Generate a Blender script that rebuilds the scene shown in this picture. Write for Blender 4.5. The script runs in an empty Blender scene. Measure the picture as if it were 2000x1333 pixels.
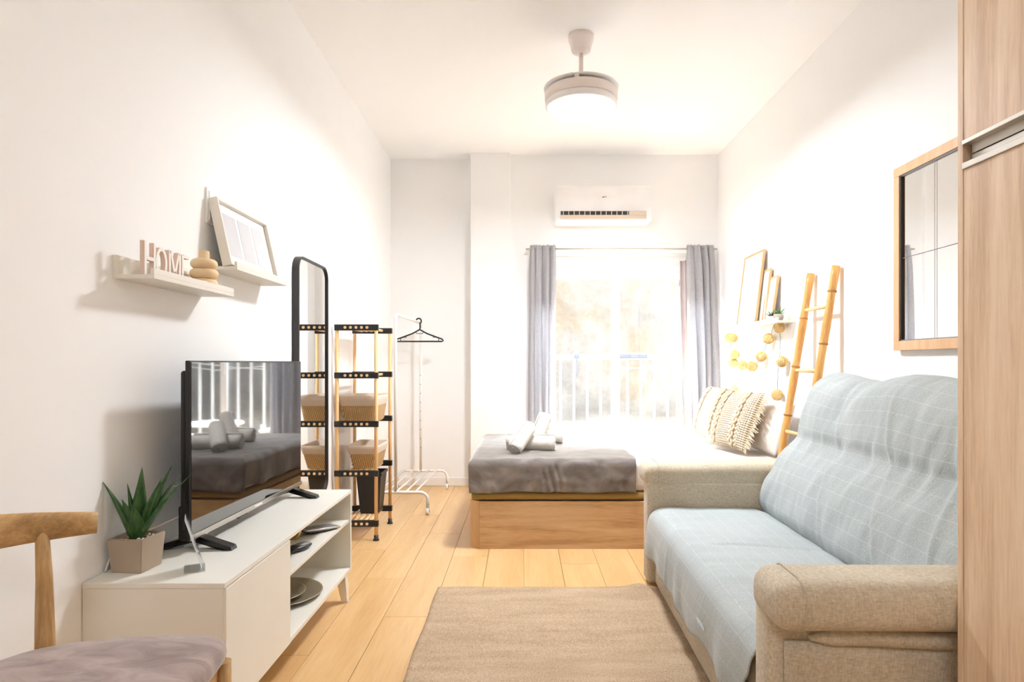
import bpy, bmesh, math, random
from mathutils import Vector, Matrix, noise
random.seed(7)
PI = math.pi
scene = bpy.context.scene
COL = scene.collection

# ------------------------------------------------------------------ camera
F = 1234.0; CX = 1020.0; CY = 710.0; H = 1.05      # focal length in px of the 2000x1333 frame, vanishing point, eye height
cam_d = bpy.data.cameras.new('camera'); cam = bpy.data.objects.new('camera', cam_d); COL.objects.link(cam)
cam.location = (0, 0, H); cam.rotation_euler = (PI/2, 0, 0)
cam_d.sensor_width = 36; cam_d.lens = F/2000*36
cam_d.shift_x = -(CX-1000)/2000; cam_d.shift_y = (CY-666.5)/2000
cam_d.clip_start = 0.05
scene.camera = cam
# ------------------------------------------------------------------ world, lights, exposure
world = bpy.data.worlds.new('sky'); scene.world = world; world.use_nodes = True
bg = world.node_tree.nodes['Background']; bg.inputs[0].default_value = (0.93, 0.96, 1.0, 1); bg.inputs[1].default_value = 1.05
def area_light(name, loc, rot, sx, sy, power, color=(1, 1, 1), portal=False, shape='RECTANGLE'):
    d = bpy.data.lights.new(name, 'AREA'); d.shape = shape; d.size = sx; d.size_y = sy
    d.energy = power; d.color = color
    o = bpy.data.objects.new(name, d); COL.objects.link(o); o.location = loc; o.rotation_euler = rot
    if portal: d.cycles.is_portal = True
    return o
area_light('window_portal', (0.815, 5.55, 1.0), (-PI/2, 0, 0), 1.46, 2.0, 1, portal=True)
area_light('rear_fill_light', (0.1, -1.0, 2.74), (0, 0, 0), 0.9, 0.9, 24, (0.92, 0.96, 1.0))  # added soft fill behind the camera, no fixture modelled there
area_light('balcony_fill_light', (0.8, 6.35, 3.35), (math.radians(-46), 0, 0), 2.6, 1.4, 2850, (0.90, 0.95, 1.0))  # added area light, out of view above the door, boosts daylight into the room
scene.view_settings.view_transform = 'Standard'; scene.view_settings.look = 'None'
scene.view_settings.exposure = 0.41; scene.view_settings.gamma = 1.0
scene.view_settings.use_curve_mapping = False
cy = scene.cycles
cy.use_denoising = True; cy.max_bounces = 12; cy.diffuse_bounces = 8; cy.glossy_bounces = 4
cy.transmission_bounces = 6; cy.transparent_max_bounces = 12
cy.sample_clamp_indirect = 8; cy.caustics_reflective = False; cy.caustics_refractive = False
LAMP_POWER = 46

def P(px, py, Y): return Vector(((px-CX)/F*Y, Y, H+(CY-py)/F*Y))

# ------------------------------------------------------------------ materials
def new_mat(name):
    m = bpy.data.materials.new(name); m.use_nodes = True
    nt = m.node_tree; b = nt.nodes['Principled BSDF']
    return m, nt, b
def s2l(c):
    return tuple(((v/255)/12.92 if v/255 <= 0.04045 else ((v/255+0.055)/1.055)**2.4) for v in c)+(1,)
def N(nt, t, **kw):
    n = nt.nodes.new(t)
    for k, v in kw.items():
        if k in n.inputs.keys() if isinstance(k, str) else False: n.inputs[k].default_value = v
        else: setattr(n, k, v)
    return n
def coords(nt, kind='Object', scale=(1, 1, 1), rot=(0, 0, 0)):
    tc = nt.nodes.new('ShaderNodeTexCoord'); mp = nt.nodes.new('ShaderNodeMapping')
    mp.inputs['Scale'].default_value = scale; mp.inputs['Rotation'].default_value = rot
    nt.links.new(tc.outputs[kind], mp.inputs[0]); return mp.outputs[0]
def noise_n(nt, vec, scale, detail=4, rough=0.5, dist=0):
    n = nt.nodes.new('ShaderNodeTexNoise'); n.inputs['Scale'].default_value = scale
    n.inputs['Detail'].default_value = detail; n.inputs['Roughness'].default_value = rough
    n.inputs['Distortion'].default_value = dist
    nt.links.new(vec, n.inputs['Vector']); return n.outputs['Fac']
def ramp(nt, fac, stops):
    r = nt.nodes.new('ShaderNodeValToRGB'); e = r.color_ramp.elements
    while len(e) < len(stops): e.new(0.5)
    for k, (p, c) in enumerate(stops): e[k].position = p; e[k].color = c
    nt.links.new(fac, r.inputs[0]); return r.outputs[0]
def bump(nt, b, h, strength=0.3, dist=0.002):
    n = nt.nodes.new('ShaderNodeBump'); n.inputs['Strength'].default_value = strength
    n.inputs['Distance'].default_value = dist
    nt.links.new(h, n.inputs['Height']); nt.links.new(n.outputs[0], b.inputs['Normal']); return n
def math_n(nt, op, a, b=None, c=None):
    n = nt.nodes.new('ShaderNodeMath'); n.operation = op
    for k, v in enumerate((a, b, c)):
        if v is None: continue
        if isinstance(v, (int, float)): n.inputs[k].default_value = v
        else: nt.links.new(v, n.inputs[k])
    return n.outputs[0]
def mix_rgb(nt, fac, a, b, mode='MIX'):
    n = nt.nodes.new('ShaderNodeMix'); n.data_type = 'RGBA'; n.blend_type = mode
    for s, v in ((0, fac), (6, a), (7, b)):
        if isinstance(v, (int, float)): n.inputs[s].default_value = v
        elif isinstance(v, tuple): n.inputs[s].default_value = v
        else: nt.links.new(v, n.inputs[s])
    return n.outputs[2]

def plain(name, rgb, rough=0.5, metal=0, bump_scale=None, bump_str=0.1, spec=0.5, vary=0.03):
    m, nt, b = new_mat(name)
    c = s2l(rgb); v = coords(nt)
    f = noise_n(nt, v, 6, 3)
    lo = tuple(x*(1-vary) for x in c[:3])+(1,); hi = tuple(min(1, x*(1+vary)) for x in c[:3])+(1,)
    nt.links.new(ramp(nt, f, [(0.3, lo), (0.7, hi)]), b.inputs['Base Color'])
    b.inputs['Roughness'].default_value = rough; b.inputs['Metallic'].default_value = metal
    b.inputs['Specular IOR Level'].default_value = spec
    if bump_scale: bump(nt, b, noise_n(nt, v, bump_scale, 4), bump_str)
    return m

def wood(name, c_lo, c_mid, c_hi, axis='Y', scale=1.0, rough=0.45, rand=0.0, contrast=1.0, stretch=12):
    m, nt, b = new_mat(name)
    sc = {'X': (1, stretch, stretch), 'Y': (stretch, 1, stretch), 'Z': (stretch, stretch, 1)}[axis]
    v = coords(nt, 'Object', tuple(s*scale for s in sc))
    if rand:
        oi = nt.nodes.new('ShaderNodeObjectInfo'); ad = nt.nodes.new('ShaderNodeVectorMath'); ad.operation = 'ADD'
        sc2 = nt.nodes.new('ShaderNodeMath'); sc2.operation = 'MULTIPLY'; sc2.inputs[1].default_value = 60
        nt.links.new(oi.outputs['Random'], sc2.inputs[0])
        cb = nt.nodes.new('ShaderNodeCombineXYZ')
        for k in range(3): nt.links.new(sc2.outputs[0], cb.inputs[k])
        nt.links.new(v, ad.inputs[0]); nt.links.new(cb.outputs[0], ad.inputs[1]); v = ad.outputs[0]
    big = noise_n(nt, v, 0.9, 3, 0.5, 0.6); fine = noise_n(nt, v, 7, 6, 0.65, 0.3)
    f = math_n(nt, 'ADD', math_n(nt, 'MULTIPLY', big, 0.6), math_n(nt, 'MULTIPLY', fine, 0.4))
    w = 0.16/contrast
    col = ramp(nt, f, [(0.5-w, s2l(c_lo)), (0.5, s2l(c_mid)), (0.5+w, s2l(c_hi))])
    if rand:
        g = math_n(nt, 'ADD', math_n(nt, 'MULTIPLY', oi.outputs['Random'], rand), 1-rand/2)
        cbm = nt.nodes.new('ShaderNodeCombineColor')
        for k in range(3): nt.links.new(g, cbm.inputs[k])
        col = mix_rgb(nt, 1.0, col, cbm.outputs[0], 'MULTIPLY')
    nt.links.new(col, b.inputs['Base Color'])
    b.inputs['Roughness'].default_value = rough
    bump(nt, b, fine, 0.12, 0.001)
    return m

def fabric(name, rgb, rgb2=None, scale=900, rough=0.9, blotch=5, str_=0.35, sheen=0.2, contrast=0.2):
    m, nt, b = new_mat(name); rgb2 = rgb2 or tuple(int(x*0.86) for x in rgb)
    v = coords(nt)
    wv = nt.nodes.new('ShaderNodeTexNoise'); wv.inputs['Scale'].default_value = scale*0.35; wv.inputs['Detail'].default_value = 2
    mp = coords(nt, 'Object', (1, 0.35, 0.35)); nt.links.new(mp, wv.inputs['Vector'])
    wv2 = noise_n(nt, coords(nt, 'Object', (0.3, 1, 1)), scale*0.35, 2)
    f = math_n(nt, 'ADD', math_n(nt, 'MULTIPLY', wv.outputs['Fac'], 0.5), math_n(nt, 'MULTIPLY', wv2, 0.5))
    bl = noise_n(nt, v, blotch, 3)
    f2 = math_n(nt, 'ADD', math_n(nt, 'MULTIPLY', f, 0.75), math_n(nt, 'MULTIPLY', bl, 0.25))
    nt.links.new(ramp(nt, f2, [(0.5-contrast, s2l(rgb2)), (0.5+contrast, s2l(rgb))]), b.inputs['Base Color'])
    b.inputs['Roughness'].default_value = rough; b.inputs['Sheen Weight'].default_value = sheen
    b.inputs['Specular IOR Level'].default_value = 0.15
    bump(nt, b, f, str_, 0.0015)
    return m

M = {}
M['wall'] = plain('wall_paint', (248, 249, 250), 0.75, bump_scale=180, bump_str=0.04, spec=0.2, vary=0.006)
M['ceiling'] = plain('ceiling_paint', (250, 251, 252), 0.85, spec=0.1, vary=0.004)
M['board'] = plain('baseboard_paint', (240, 240, 238), 0.4)
M['floor'] = wood('floor_oak', (200, 160, 108), (213, 175, 123), (223, 189, 140), 'Y', 1.0, 0.33, 0.05, 0.9)
M['gap'] = plain('joint_dark', (188, 150, 104), 0.9)
M['bed_wood_x'] = wood('bed_oak_across', (184, 146, 104), (208, 171, 127), (220, 188, 147), 'X', 1.6, 0.5, 0, 1.4)
M['bed_wood_z'] = wood('bed_oak_upright', (200, 160, 114), (214, 176, 130), (222, 188, 144), 'Z', 1.6, 0.5, 0, 1.0)
M['ward'] = wood('wardrobe_oak', (204, 174, 144), (225, 199, 170), (235, 213, 187), 'Z', 1.7, 0.5, 0, 1.25, 16)
M['mirror_wood'] = wood('mirror_frame_wood', (205, 160, 118), (218, 176, 136), (226, 188, 150), 'Z', 2, 0.5)
M['frame_wood'] = wood('picture_frame_wood', (196, 150, 100), (214, 170, 120), (226, 186, 140), 'Z', 2, 0.5)
M['chair_wood'] = wood('chair_wood', (150, 116, 72), (188, 150, 98), (212, 178, 126), 'Y', 2.2, 0.5, 0, 1.15, 9)
M['chair_wood_z'] = wood('chair_wood_upright', (150, 116, 72), (188, 150, 98), (212, 178, 126), 'Z', 2.2, 0.5, 0, 1.15, 9)
M['rack_wood'] = wood('rack_bamboo', (226, 178, 120), (238, 196, 138), (246, 212, 162), 'Z', 3, 0.45)
M['rod_wood'] = wood('rod_wood', (220, 178, 124), (238, 202, 152), (246, 216, 172), 'Y', 3, 0.5)
M['bamboo'] = wood('ladder_bamboo', (190, 134, 70), (214, 162, 92), (230, 186, 120), 'Z', 3, 0.4, 0, 1.0)
M['bamboo_node'] = plain('bamboo_node', (170, 118, 62), 0.5)
M['white_lacquer'] = plain('white_lacquer', (236, 235, 228), 0.35, vary=0.01)
M['ledge'] = plain('ledge_white', (232, 229, 220), 0.4, vary=0.01)
M['white_metal'] = plain('white_metal', (240, 239, 236), 0.35)
M['white_plastic'] = plain('white_plastic', (246, 246, 247), 0.4)
M['pinkish'] = plain('warm_white_plastic', (240, 231, 227), 0.4)
M['black'] = plain('black_plastic', (22, 22, 22), 0.4)
M['black_gloss'] = plain('black_gloss', (10, 10, 11), 0.12)
M['black_metal'] = plain('black_metal', (34, 34, 34), 0.4)
M['grey_plastic'] = plain('grey_plastic', (120, 122, 126), 0.4)
M['dark_grey'] = plain('dark_grey_plastic', (58, 62, 70), 0.5)
M['alu'] = plain('aluminium', (205, 200, 192), 0.35, 0.55)
M['silver'] = plain('silver', (190, 186, 178), 0.25, 0.9)
M['plate'] = plain('plate_grey_silver', (176, 166, 146), 0.35, 0.7, 300, 0.3)
M['gold'] = plain('brass', (205, 170, 95), 0.3, 0.8)
M['dark_line'] = plain('dark_recess', (60, 56, 54), 0.7)
M['bar_grey'] = plain('mirror_bar_grey', (120, 110, 116), 0.5)
M['olive'] = plain('bedbase_fabric', (150, 122, 66), 0.7, bump_scale=300)
M['sheet'] = fabric('bed_sheet', (240, 236, 232), (228, 223, 218), 700, str_=0.12)
M['pillow'] = fabric('pillow_cotton', (238, 232, 228), (226, 219, 214), 700, str_=0.12)
M['towel'] = fabric('terry_towel', (240, 238, 232), (214, 210, 202), 500, 1.0, str_=0.9)
M['sofa'] = fabric('sofa_linen', (214, 204, 184), (174, 163, 143), 700, str_=0.4, contrast=0.14)
M['liner'] = fabric('basket_liner', (222, 208, 192), (206, 190, 172), 800, str_=0.15)
M['cream'] = plain('cream_ceramic', (226, 200, 160), 0.6, vary=0.05)
M['concrete'] = plain('pot_concrete', (168, 152, 134), 0.85, bump_scale=120, bump_str=0.2, vary=0.06)
M['grey_pot'] = plain('pot_grey', (176, 170, 160), 0.8)
M['gravel'] = plain('gravel', (150, 128, 98), 0.9, bump_scale=200, bump_str=0.6, vary=0.2)
M['paper'] = plain('paper_white', (240, 240, 240), 0.8)
M['print_grey'] = plain('print_pale_grey', (206, 206, 210), 0.8, vary=0.06)
M['stone_white'] = plain('stone_white', (232, 228, 220), 0.8)
M['cable'] = plain('cable_white', (222, 216, 206), 0.5)
M['string'] = plain('light_string', (120, 122, 118), 0.6)
M['letter'] = plain('letter_white', (240, 236, 230), 0.5)
M['letter_edge'] = plain('letter_edge', (220, 196, 182), 0.6)
M['balcony'] = plain('balcony_tile', (138, 120, 104), 0.7)
M['macrame_rope'] = fabric('macrame_rope', (246, 234, 212), (228, 208, 176), 900, str_=0.5)

def mat_mirror(name, c=(0.93, 0.94, 0.94)):
    m, nt, b = new_mat(name)
    b.inputs['Base Color'].default_value = c+(1,); b.inputs['Metallic'].default_value = 1; b.inputs['Roughness'].default_value = 0.01
    return m
M['mirror'] = mat_mirror('mirror_glass')
def mat_screen():
    m, nt, b = new_mat('tv_screen')
    b.inputs['Base Color'].default_value = (0.006, 0.006, 0.007, 1); b.inputs['Roughness'].default_value = 0.03
    b.inputs['IOR'].default_value = 2.7
    return m
M['screen'] = mat_screen()
def mat_glass():
    m = bpy.data.materials.new('window_glass'); m.use_nodes = True; nt = m.node_tree; nt.nodes.clear()
    out = nt.nodes.new('ShaderNodeOutputMaterial'); mx = nt.nodes.new('ShaderNodeMixShader')
    tr = nt.nodes.new('ShaderNodeBsdfTransparent'); gl = nt.nodes.new('ShaderNodeBsdfGlossy'); fr = nt.nodes.new('ShaderNodeLayerWeight')
    tr.inputs[0].default_value = (0.97, 0.98, 0.98, 1); gl.inputs['Roughness'].default_value = 0.02; fr.inputs[0].default_value = 0.5
    nt.links.new(math_n(nt, 'ADD', math_n(nt, 'MULTIPLY', math_n(nt, 'POWER', fr.outputs['Facing'], 5.0), 0.6), 0.05), mx.inputs[0]); nt.links.new(tr.outputs[0], mx.inputs[1]); nt.links.new(gl.outputs[0], mx.inputs[2])
    nt.links.new(mx.outputs[0], out.inputs[0]); return m
M['glass'] = mat_glass()
def mat_acrylic():
    m = mat_glass(); m.name = 'clear_acrylic'
    for n in m.node_tree.nodes:
        if n.type == 'BSDF_TRANSPARENT': n.inputs[0].default_value = (0.95, 0.96, 0.97, 1)
    return m
M['acrylic'] = mat_acrylic()
def mat_emit(name, c, s):
    m, nt, b = new_mat(name)
    b.inputs['Base Color'].default_value = (0.9, 0.9, 0.9, 1)
    b.inputs['Emission Color'].default_value = c+(1,); b.inputs['Emission Strength'].default_value = s
    return m
M['diffuser'] = mat_emit('lamp_diffuser', (1, 0.98, 0.95), 3)
def mat_curtain():
    m, nt, b = new_mat('curtain_cloth')
    v = coords(nt, 'Object', (1, 1, 0.1)); f = noise_n(nt, v, 500, 2)
    c = ramp(nt, f, [(0.35, s2l((204, 203, 206))), (0.65, s2l((224, 223, 226)))])
    nt.links.new(c, b.inputs['Base Color']); b.inputs['Roughness'].default_value = 0.8; b.inputs['Sheen Weight'].default_value = 0.3
    out = nt.nodes['Material Output']; tl = nt.nodes.new('ShaderNodeBsdfTranslucent'); mx = nt.nodes.new('ShaderNodeMixShader')
    nt.links.new(c, tl.inputs[0]); mx.inputs[0].default_value = 0.6
    nt.links.new(b.outputs[0], mx.inputs[1]); nt.links.new(tl.outputs[0], mx.inputs[2]); nt.links.new(mx.outputs[0], out.inputs[0])
    bump(nt, b, f, 0.15, 0.001)
    return m
M['curtain'] = mat_curtain()
def mat_velvet(name, lo, hi, scale=9, stretch=(1, 2.2, 1)):
    m, nt, b = new_mat(name)
    v = coords(nt, 'Object', stretch, (0, 0, 0.6)); f = noise_n(nt, v, scale, 5, 0.6, 0.8); g = noise_n(nt, coords(nt), 700, 2)
    ff = math_n(nt, 'ADD', math_n(nt, 'MULTIPLY', f, 0.8), math_n(nt, 'MULTIPLY', g, 0.2))
    nt.links.new(ramp(nt, ff, [(0.34, s2l(lo)), (0.64, s2l(hi))]), b.inputs['Base Color'])
    b.inputs['Roughness'].default_value = 0.85; b.inputs['Sheen Weight'].default_value = 0.5; b.inputs['Sheen Roughness'].default_value = 0.4
    b.inputs['Specular IOR Level'].default_value = 0.1
    bump(nt, b, g, 0.4, 0.001)
    return m
M['velvet'] = mat_velvet('chair_velvet', (134, 118, 115), (178, 162, 158))
M['throw_grey'] = mat_velvet('grey_fleece', (96, 90, 87), (146, 139, 135), 6)
def mat_rug():
    m, nt, b = new_mat('rug_sisal')
    v = coords(nt)
    ch = nt.nodes.new('ShaderNodeTexNoise'); ch.inputs['Scale'].default_value = 260; ch.inputs['Detail'].default_value = 2
    nt.links.new(coords(nt, 'Object', (1, 0.45, 1)), ch.inputs['Vector'])
    wx = nt.nodes.new('ShaderNodeTexWave'); wx.bands_direction = 'X'; wx.inputs['Scale'].default_value = 75; wx.inputs['Distortion'].default_value = 1.2; wx.inputs['Detail Scale'].default_value = 8
    wy = nt.nodes.new('ShaderNodeTexWave'); wy.bands_direction = 'Y'; wy.inputs['Scale'].default_value = 62; wy.inputs['Distortion'].default_value = 1.2; wy.inputs['Detail Scale'].default_value = 8
    nt.links.new(v, wx.inputs[0]); nt.links.new(v, wy.inputs[0])
    f = math_n(nt, 'ADD', math_n(nt, 'MULTIPLY', ch.outputs['Fac'], 0.6), math_n(nt, 'MULTIPLY', math_n(nt, 'MULTIPLY', wx.outputs['Fac'], wy.outputs['Fac']), 0.4))
    bl = noise_n(nt, coords(nt, 'Object', (1, 5, 1)), 3, 3)
    f = math_n(nt, 'ADD', f, math_n(nt, 'MULTIPLY', math_n(nt, 'SUBTRACT', bl, 0.5), 0.35))
    nt.links.new(ramp(nt, f, [(0.15, s2l((148, 124, 100))), (0.45, s2l((190, 167, 141))), (0.75, s2l((218, 199, 176)))]), b.inputs['Base Color'])
    b.inputs['Roughness'].default_value = 0.95; b.inputs['Specular IOR Level'].default_value = 0.1
    bump(nt, b, f, 0.8, 0.003)
    return m
M['rug'] = mat_rug()
def mat_sofa_cloth():
    # the throw is woven with raised threads: UV is in metres, u along the profile, v along the sofa
    m, nt, b = new_mat('sofa_throw_cotton')
    tc = nt.nodes.new('ShaderNodeTexCoord'); sep = nt.nodes.new('ShaderNodeSeparateXYZ'); nt.links.new(tc.outputs['UV'], sep.inputs[0])
    wob = noise_n(nt, tc.outputs['UV'], 3.2, 3); wob2 = noise_n(nt, tc.outputs['UV'], 30, 2)
    u = math_n(nt, 'ADD', sep.outputs[0], math_n(nt, 'MULTIPLY', wob, 0.012)); u = math_n(nt, 'ADD', u, math_n(nt, 'MULTIPLY', wob2, 0.004))
    fu = math_n(nt, 'ABSOLUTE', math_n(nt, 'SUBTRACT', math_n(nt, 'FRACT', math_n(nt, 'MULTIPLY', u, 1/0.054)), 0.5))
    lu = math_n(nt, 'LESS_THAN', fu, 0.022)
    dd = noise_n(nt, tc.outputs['UV'], 160, 1)
    lu = math_n(nt, 'MULTIPLY', lu, math_n(nt, 'GREATER_THAN', dd, 0.40))
    v = math_n(nt, 'ADD', sep.outputs[1], math_n(nt, 'MULTIPLY', wob, 0.16))
    fv = math_n(nt, 'ABSOLUTE', math_n(nt, 'SUBTRACT', math_n(nt, 'FRACT', math_n(nt, 'MULTIPLY', v, 1/0.36)), 0.5))
    lv = math_n(nt, 'MULTIPLY', math_n(nt, 'LESS_THAN', fv, 0.004), 0.35)
    ln = math_n(nt, 'MAXIMUM', lu, lv)
    weave = noise_n(nt, coords(nt, 'UV', (1, 0.35, 1)), 420, 2); weave2 = noise_n(nt, coords(nt, 'UV', (0.35, 1, 1)), 420, 2)
    w = math_n(nt, 'MULTIPLY', math_n(nt, 'ADD', weave, weave2), 0.5)
    bl = noise_n(nt, tc.outputs['UV'], 4, 3)
    c = ramp(nt, math_n(nt, 'ADD', math_n(nt, 'MULTIPLY', w, 0.8), math_n(nt, 'MULTIPLY', bl, 0.2)),
             [(0.38, s2l((158, 167, 170))), (0.62, s2l((188, 196, 198)))])
    c = mix_rgb(nt, math_n(nt, 'MULTIPLY', ln, 0.32), c, s2l((222, 225, 222)))
    nt.links.new(c, b.inputs['Base Color'])
    b.inputs['Roughness'].default_value = 0.9; b.inputs['Specular IOR Level'].default_value = 0.1; b.inputs['Sheen Weight'].default_value = 0.2
    cr = noise_n(nt, coords(nt, 'UV', (1, 4.5, 1)), 6, 3, 0.5, 1.0)
    h = math_n(nt, 'ADD', math_n(nt, 'MULTIPLY', ln, 1.2), math_n(nt, 'MULTIPLY', w, 0.5))
    h = math_n(nt, 'ADD', h, math_n(nt, 'MULTIPLY', cr, 1.4))
    bump(nt, b, h, 0.6, 0.0028)
    return m
M['sofa_throw'] = mat_sofa_cloth()
def mat_wicker():
    m, nt, b = new_mat('wicker')
    v = coords(nt)
    w = nt.nodes.new('ShaderNodeTexWave'); w.bands_direction = 'DIAGONAL'; w.inputs['Scale'].default_value = 55; w.inputs['Distortion'].default_value = 1.5
    w2 = nt.nodes.new('ShaderNodeTexWave'); w2.bands_direction = 'Z'; w2.inputs['Scale'].default_value = 60; w2.inputs['Distortion'].default_value = 2
    mp = coords(nt, 'Object', (1, 1, 0.02)); nt.links.new(mp, w.inputs[0]); nt.links.new(v, w2.inputs[0])
    f = math_n(nt, 'ADD', math_n(nt, 'MULTIPLY', w.outputs['Fac'], 0.6), math_n(nt, 'MULTIPLY', w2.outputs['Fac'], 0.4))
    nt.links.new(ramp(nt, f, [(0.1, s2l((142, 104, 60))), (0.5, s2l((200, 162, 108))), (0.9, s2l((232, 202, 152)))]), b.inputs['Base Color'])
    b.inputs['Roughness'].default_value = 0.7; bump(nt, b, f, 0.8, 0.003)
    return m
M['wicker'] = mat_wicker()
M['rattan'] = plain('rattan', (240, 206, 142), 0.6, vary=0.15)
M['rattan_core'] = plain('rattan_core', (244, 220, 166), 0.8, bump_scale=150, bump_str=0.8, vary=0.2)
def mat_macrame():
    m, nt, b = new_mat('macrame')
    tc = nt.nodes.new('ShaderNodeTexCoord'); sep = nt.nodes.new('ShaderNodeSeparateXYZ'); nt.links.new(tc.outputs['UV'], sep.inputs[0])
    a = math_n(nt, 'MULTIPLY', math_n(nt, 'ADD', sep.outputs[0], sep.outputs[1]), 88.0); c_ = math_n(nt, 'MULTIPLY', math_n(nt, 'SUBTRACT', sep.outputs[0], sep.outputs[1]), 88.0)
    hh = math_n(nt, 'MULTIPLY', math_n(nt, 'SINE', a), math_n(nt, 'SINE', c_))       # diamond net of knots with holes
    hole = math_n(nt, 'GREATER_THAN', hh, 0.52)
    band = math_n(nt, 'COSINE', math_n(nt, 'MULTIPLY', sep.outputs[0], 2*PI*2.0))      # alternate knotted nets and cable braids
    isnet = math_n(nt, 'GREATER_THAN', band, -0.1)
    br = math_n(nt, 'SINE', math_n(nt, 'ADD', math_n(nt, 'MULTIPLY', sep.outputs[1], 95.0), math_n(nt, 'MULTIPLY', math_n(nt, 'ABSOLUTE', math_n(nt, 'SINE', math_n(nt, 'MULTIPLY', sep.outputs[0], 45.0))), 4.0)))
    holes = math_n(nt, 'MULTIPLY', hole, isnet)
    notnet = math_n(nt, 'SUBTRACT', 1.0, isnet)
    c = mix_rgb(nt, holes, s2l((244, 232, 212)), s2l((196, 162, 122)))
    c = mix_rgb(nt, math_n(nt, 'MULTIPLY', math_n(nt, 'MULTIPLY', notnet, math_n(nt, 'LESS_THAN', br, -0.35)), 0.6), c, s2l((220, 198, 164)))
    nt.links.new(c, b.inputs['Base Color'])
    b.inputs['Roughness'].default_value = 0.9; b.inputs['Specular IOR Level'].default_value = 0.1
    h = math_n(nt, 'SUBTRACT', math_n(nt, 'MULTIPLY', notnet, math_n(nt, 'MULTIPLY', br, 0.8)), math_n(nt, 'MULTIPLY', isnet, hh))
    bump(nt, b, h, 0.9, 0.006)
    return m
M['macrame'] = mat_macrame()
def mat_leaf(name, lo, hi):
    m, nt, b = new_mat(name)
    f = noise_n(nt, coords(nt, 'Object', (1, 1, 0.3)), 60, 3)
    nt.links.new(ramp(nt, f, [(0.3, s2l(lo)), (0.7, s2l(hi))]), b.inputs['Base Color']); b.inputs['Roughness'].default_value = 0.45
    return m
M['leaf'] = mat_leaf('aloe_leaf', (26, 62, 28), (62, 106, 46))
M['leaf2'] = mat_leaf('succulent_leaf', (64, 104, 50), (120, 160, 84))
M['leaf3'] = mat_leaf('succulent_leaf_dark', (44, 66, 46), (86, 112, 80))
def mat_rock():
    m, nt, b = new_mat('cliff_rock')
    v = coords(nt); f = noise_n(nt, v, 0.9, 8, 0.62, 0.4); g = noise_n(nt, v, 3.5, 6, 0.65)
    c = ramp(nt, f, [(0.34, s2l((176, 172, 167))), (0.50, s2l((196, 190, 182))), (0.62, s2l((192, 176, 156))), (0.74, s2l((200, 192, 182)))])
    c2 = ramp(nt, g, [(0.35, (0.80, 0.78, 0.76, 1)), (0.6, (1, 1, 1, 1))])
    nt.links.new(mix_rgb(nt, 1.0, c, c2, 'MULTIPLY'), b.inputs['Base Color'])
    b.inputs['Roughness'].default_value = 1; b.inputs['Specular IOR Level'].default_value = 0
    bump(nt, b, g, 0.6, 0.04)
    return m
M['rock'] = mat_rock()
def mat_print():
    m, nt, b = new_mat('pale_abstract_print')
    f = noise_n(nt, coords(nt, 'Object', (1, 1, 1)), 9, 3, 0.5, 2.5)
    nt.links.new(ramp(nt, f, [(0.44, s2l((240, 238, 233))), (0.50, s2l((216, 212, 204))), (0.54, s2l((240, 238, 233)))]), b.inputs['Base Color']); b.inputs['Roughness'].default_value = 0.7
    return m
M['print'] = mat_print()

# ------------------------------------------------------------------ geometry helpers
def box(bm, a, b, bev=0.0, seg=2, mx=None):
    t = bmesh.new()
    bmesh.ops.create_cube(t, size=1)
    for v in t.verts:
        v.co = Vector(((v.co.x+.5)*(b[0]-a[0])+a[0], (v.co.y+.5)*(b[1]-a[1])+a[1], (v.co.z+.5)*(b[2]-a[2])+a[2]))
    if bev > 0:
        bev = min(bev, 0.49*min(abs(b[k]-a[k]) for k in range(3)))
        bmesh.ops.bevel(t, geom=list(t.edges), offset=bev, segments=seg, profile=0.5, affect='EDGES')
    if mx: t.transform(mx)
    merge(bm, t)
def merge(bm, t):
    bmesh.ops.recalc_face_normals(t, faces=t.faces)
    me = bpy.data.meshes.new('tmp'); t.to_mesh(me); t.free(); bm.from_mesh(me); bpy.data.meshes.remove(me)
def frame_at(d):
    d = d.normalized(); up = Vector((0, 0, 1)) if abs(d.z) < 0.9 else Vector((1, 0, 0))
    x = d.cross(up).normalized(); y = x.cross(d).normalized(); return x, y
def tube(bm, pts, r, n=10, cap=True, closed=False, ry=None):
    pts = [Vector(p) for p in pts]; rs = r if isinstance(r, (list, tuple)) else [r]*len(pts)
    rys = ry if isinstance(ry, (list, tuple)) else ([ry]*len(pts) if ry else rs)
    rings = []; L = len(pts)
    px = None
    for i, p in enumerate(pts):
        if closed: d = pts[(i+1) % L]-pts[i-1]
        else: d = pts[min(i+1, L-1)]-pts[max(i-1, 0)]
        x, y = frame_at(d)
        if px is not None and not ry:
            x = (px-d.normalized()*px.dot(d.normalized())).normalized(); y = x.cross(d.normalized()).normalized()
        px = x
        rings.append([bm.verts.new(p+x*math.cos(2*PI*k/n)*rs[i]+y*math.sin(2*PI*k/n)*rys[i]) for k in range(n)])
    rng = range(L) if closed else range(L-1)
    for i in rng:
        a, b = rings[i], rings[(i+1) % L]
        for k in range(n):
            f = bm.faces.new((a[k], a[(k+1) % n], b[(k+1) % n], b[k])); f.smooth = True
    if cap and not closed:
        bm.faces.new(list(reversed(rings[0]))); bm.faces.new(rings[-1])
    return rings
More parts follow.
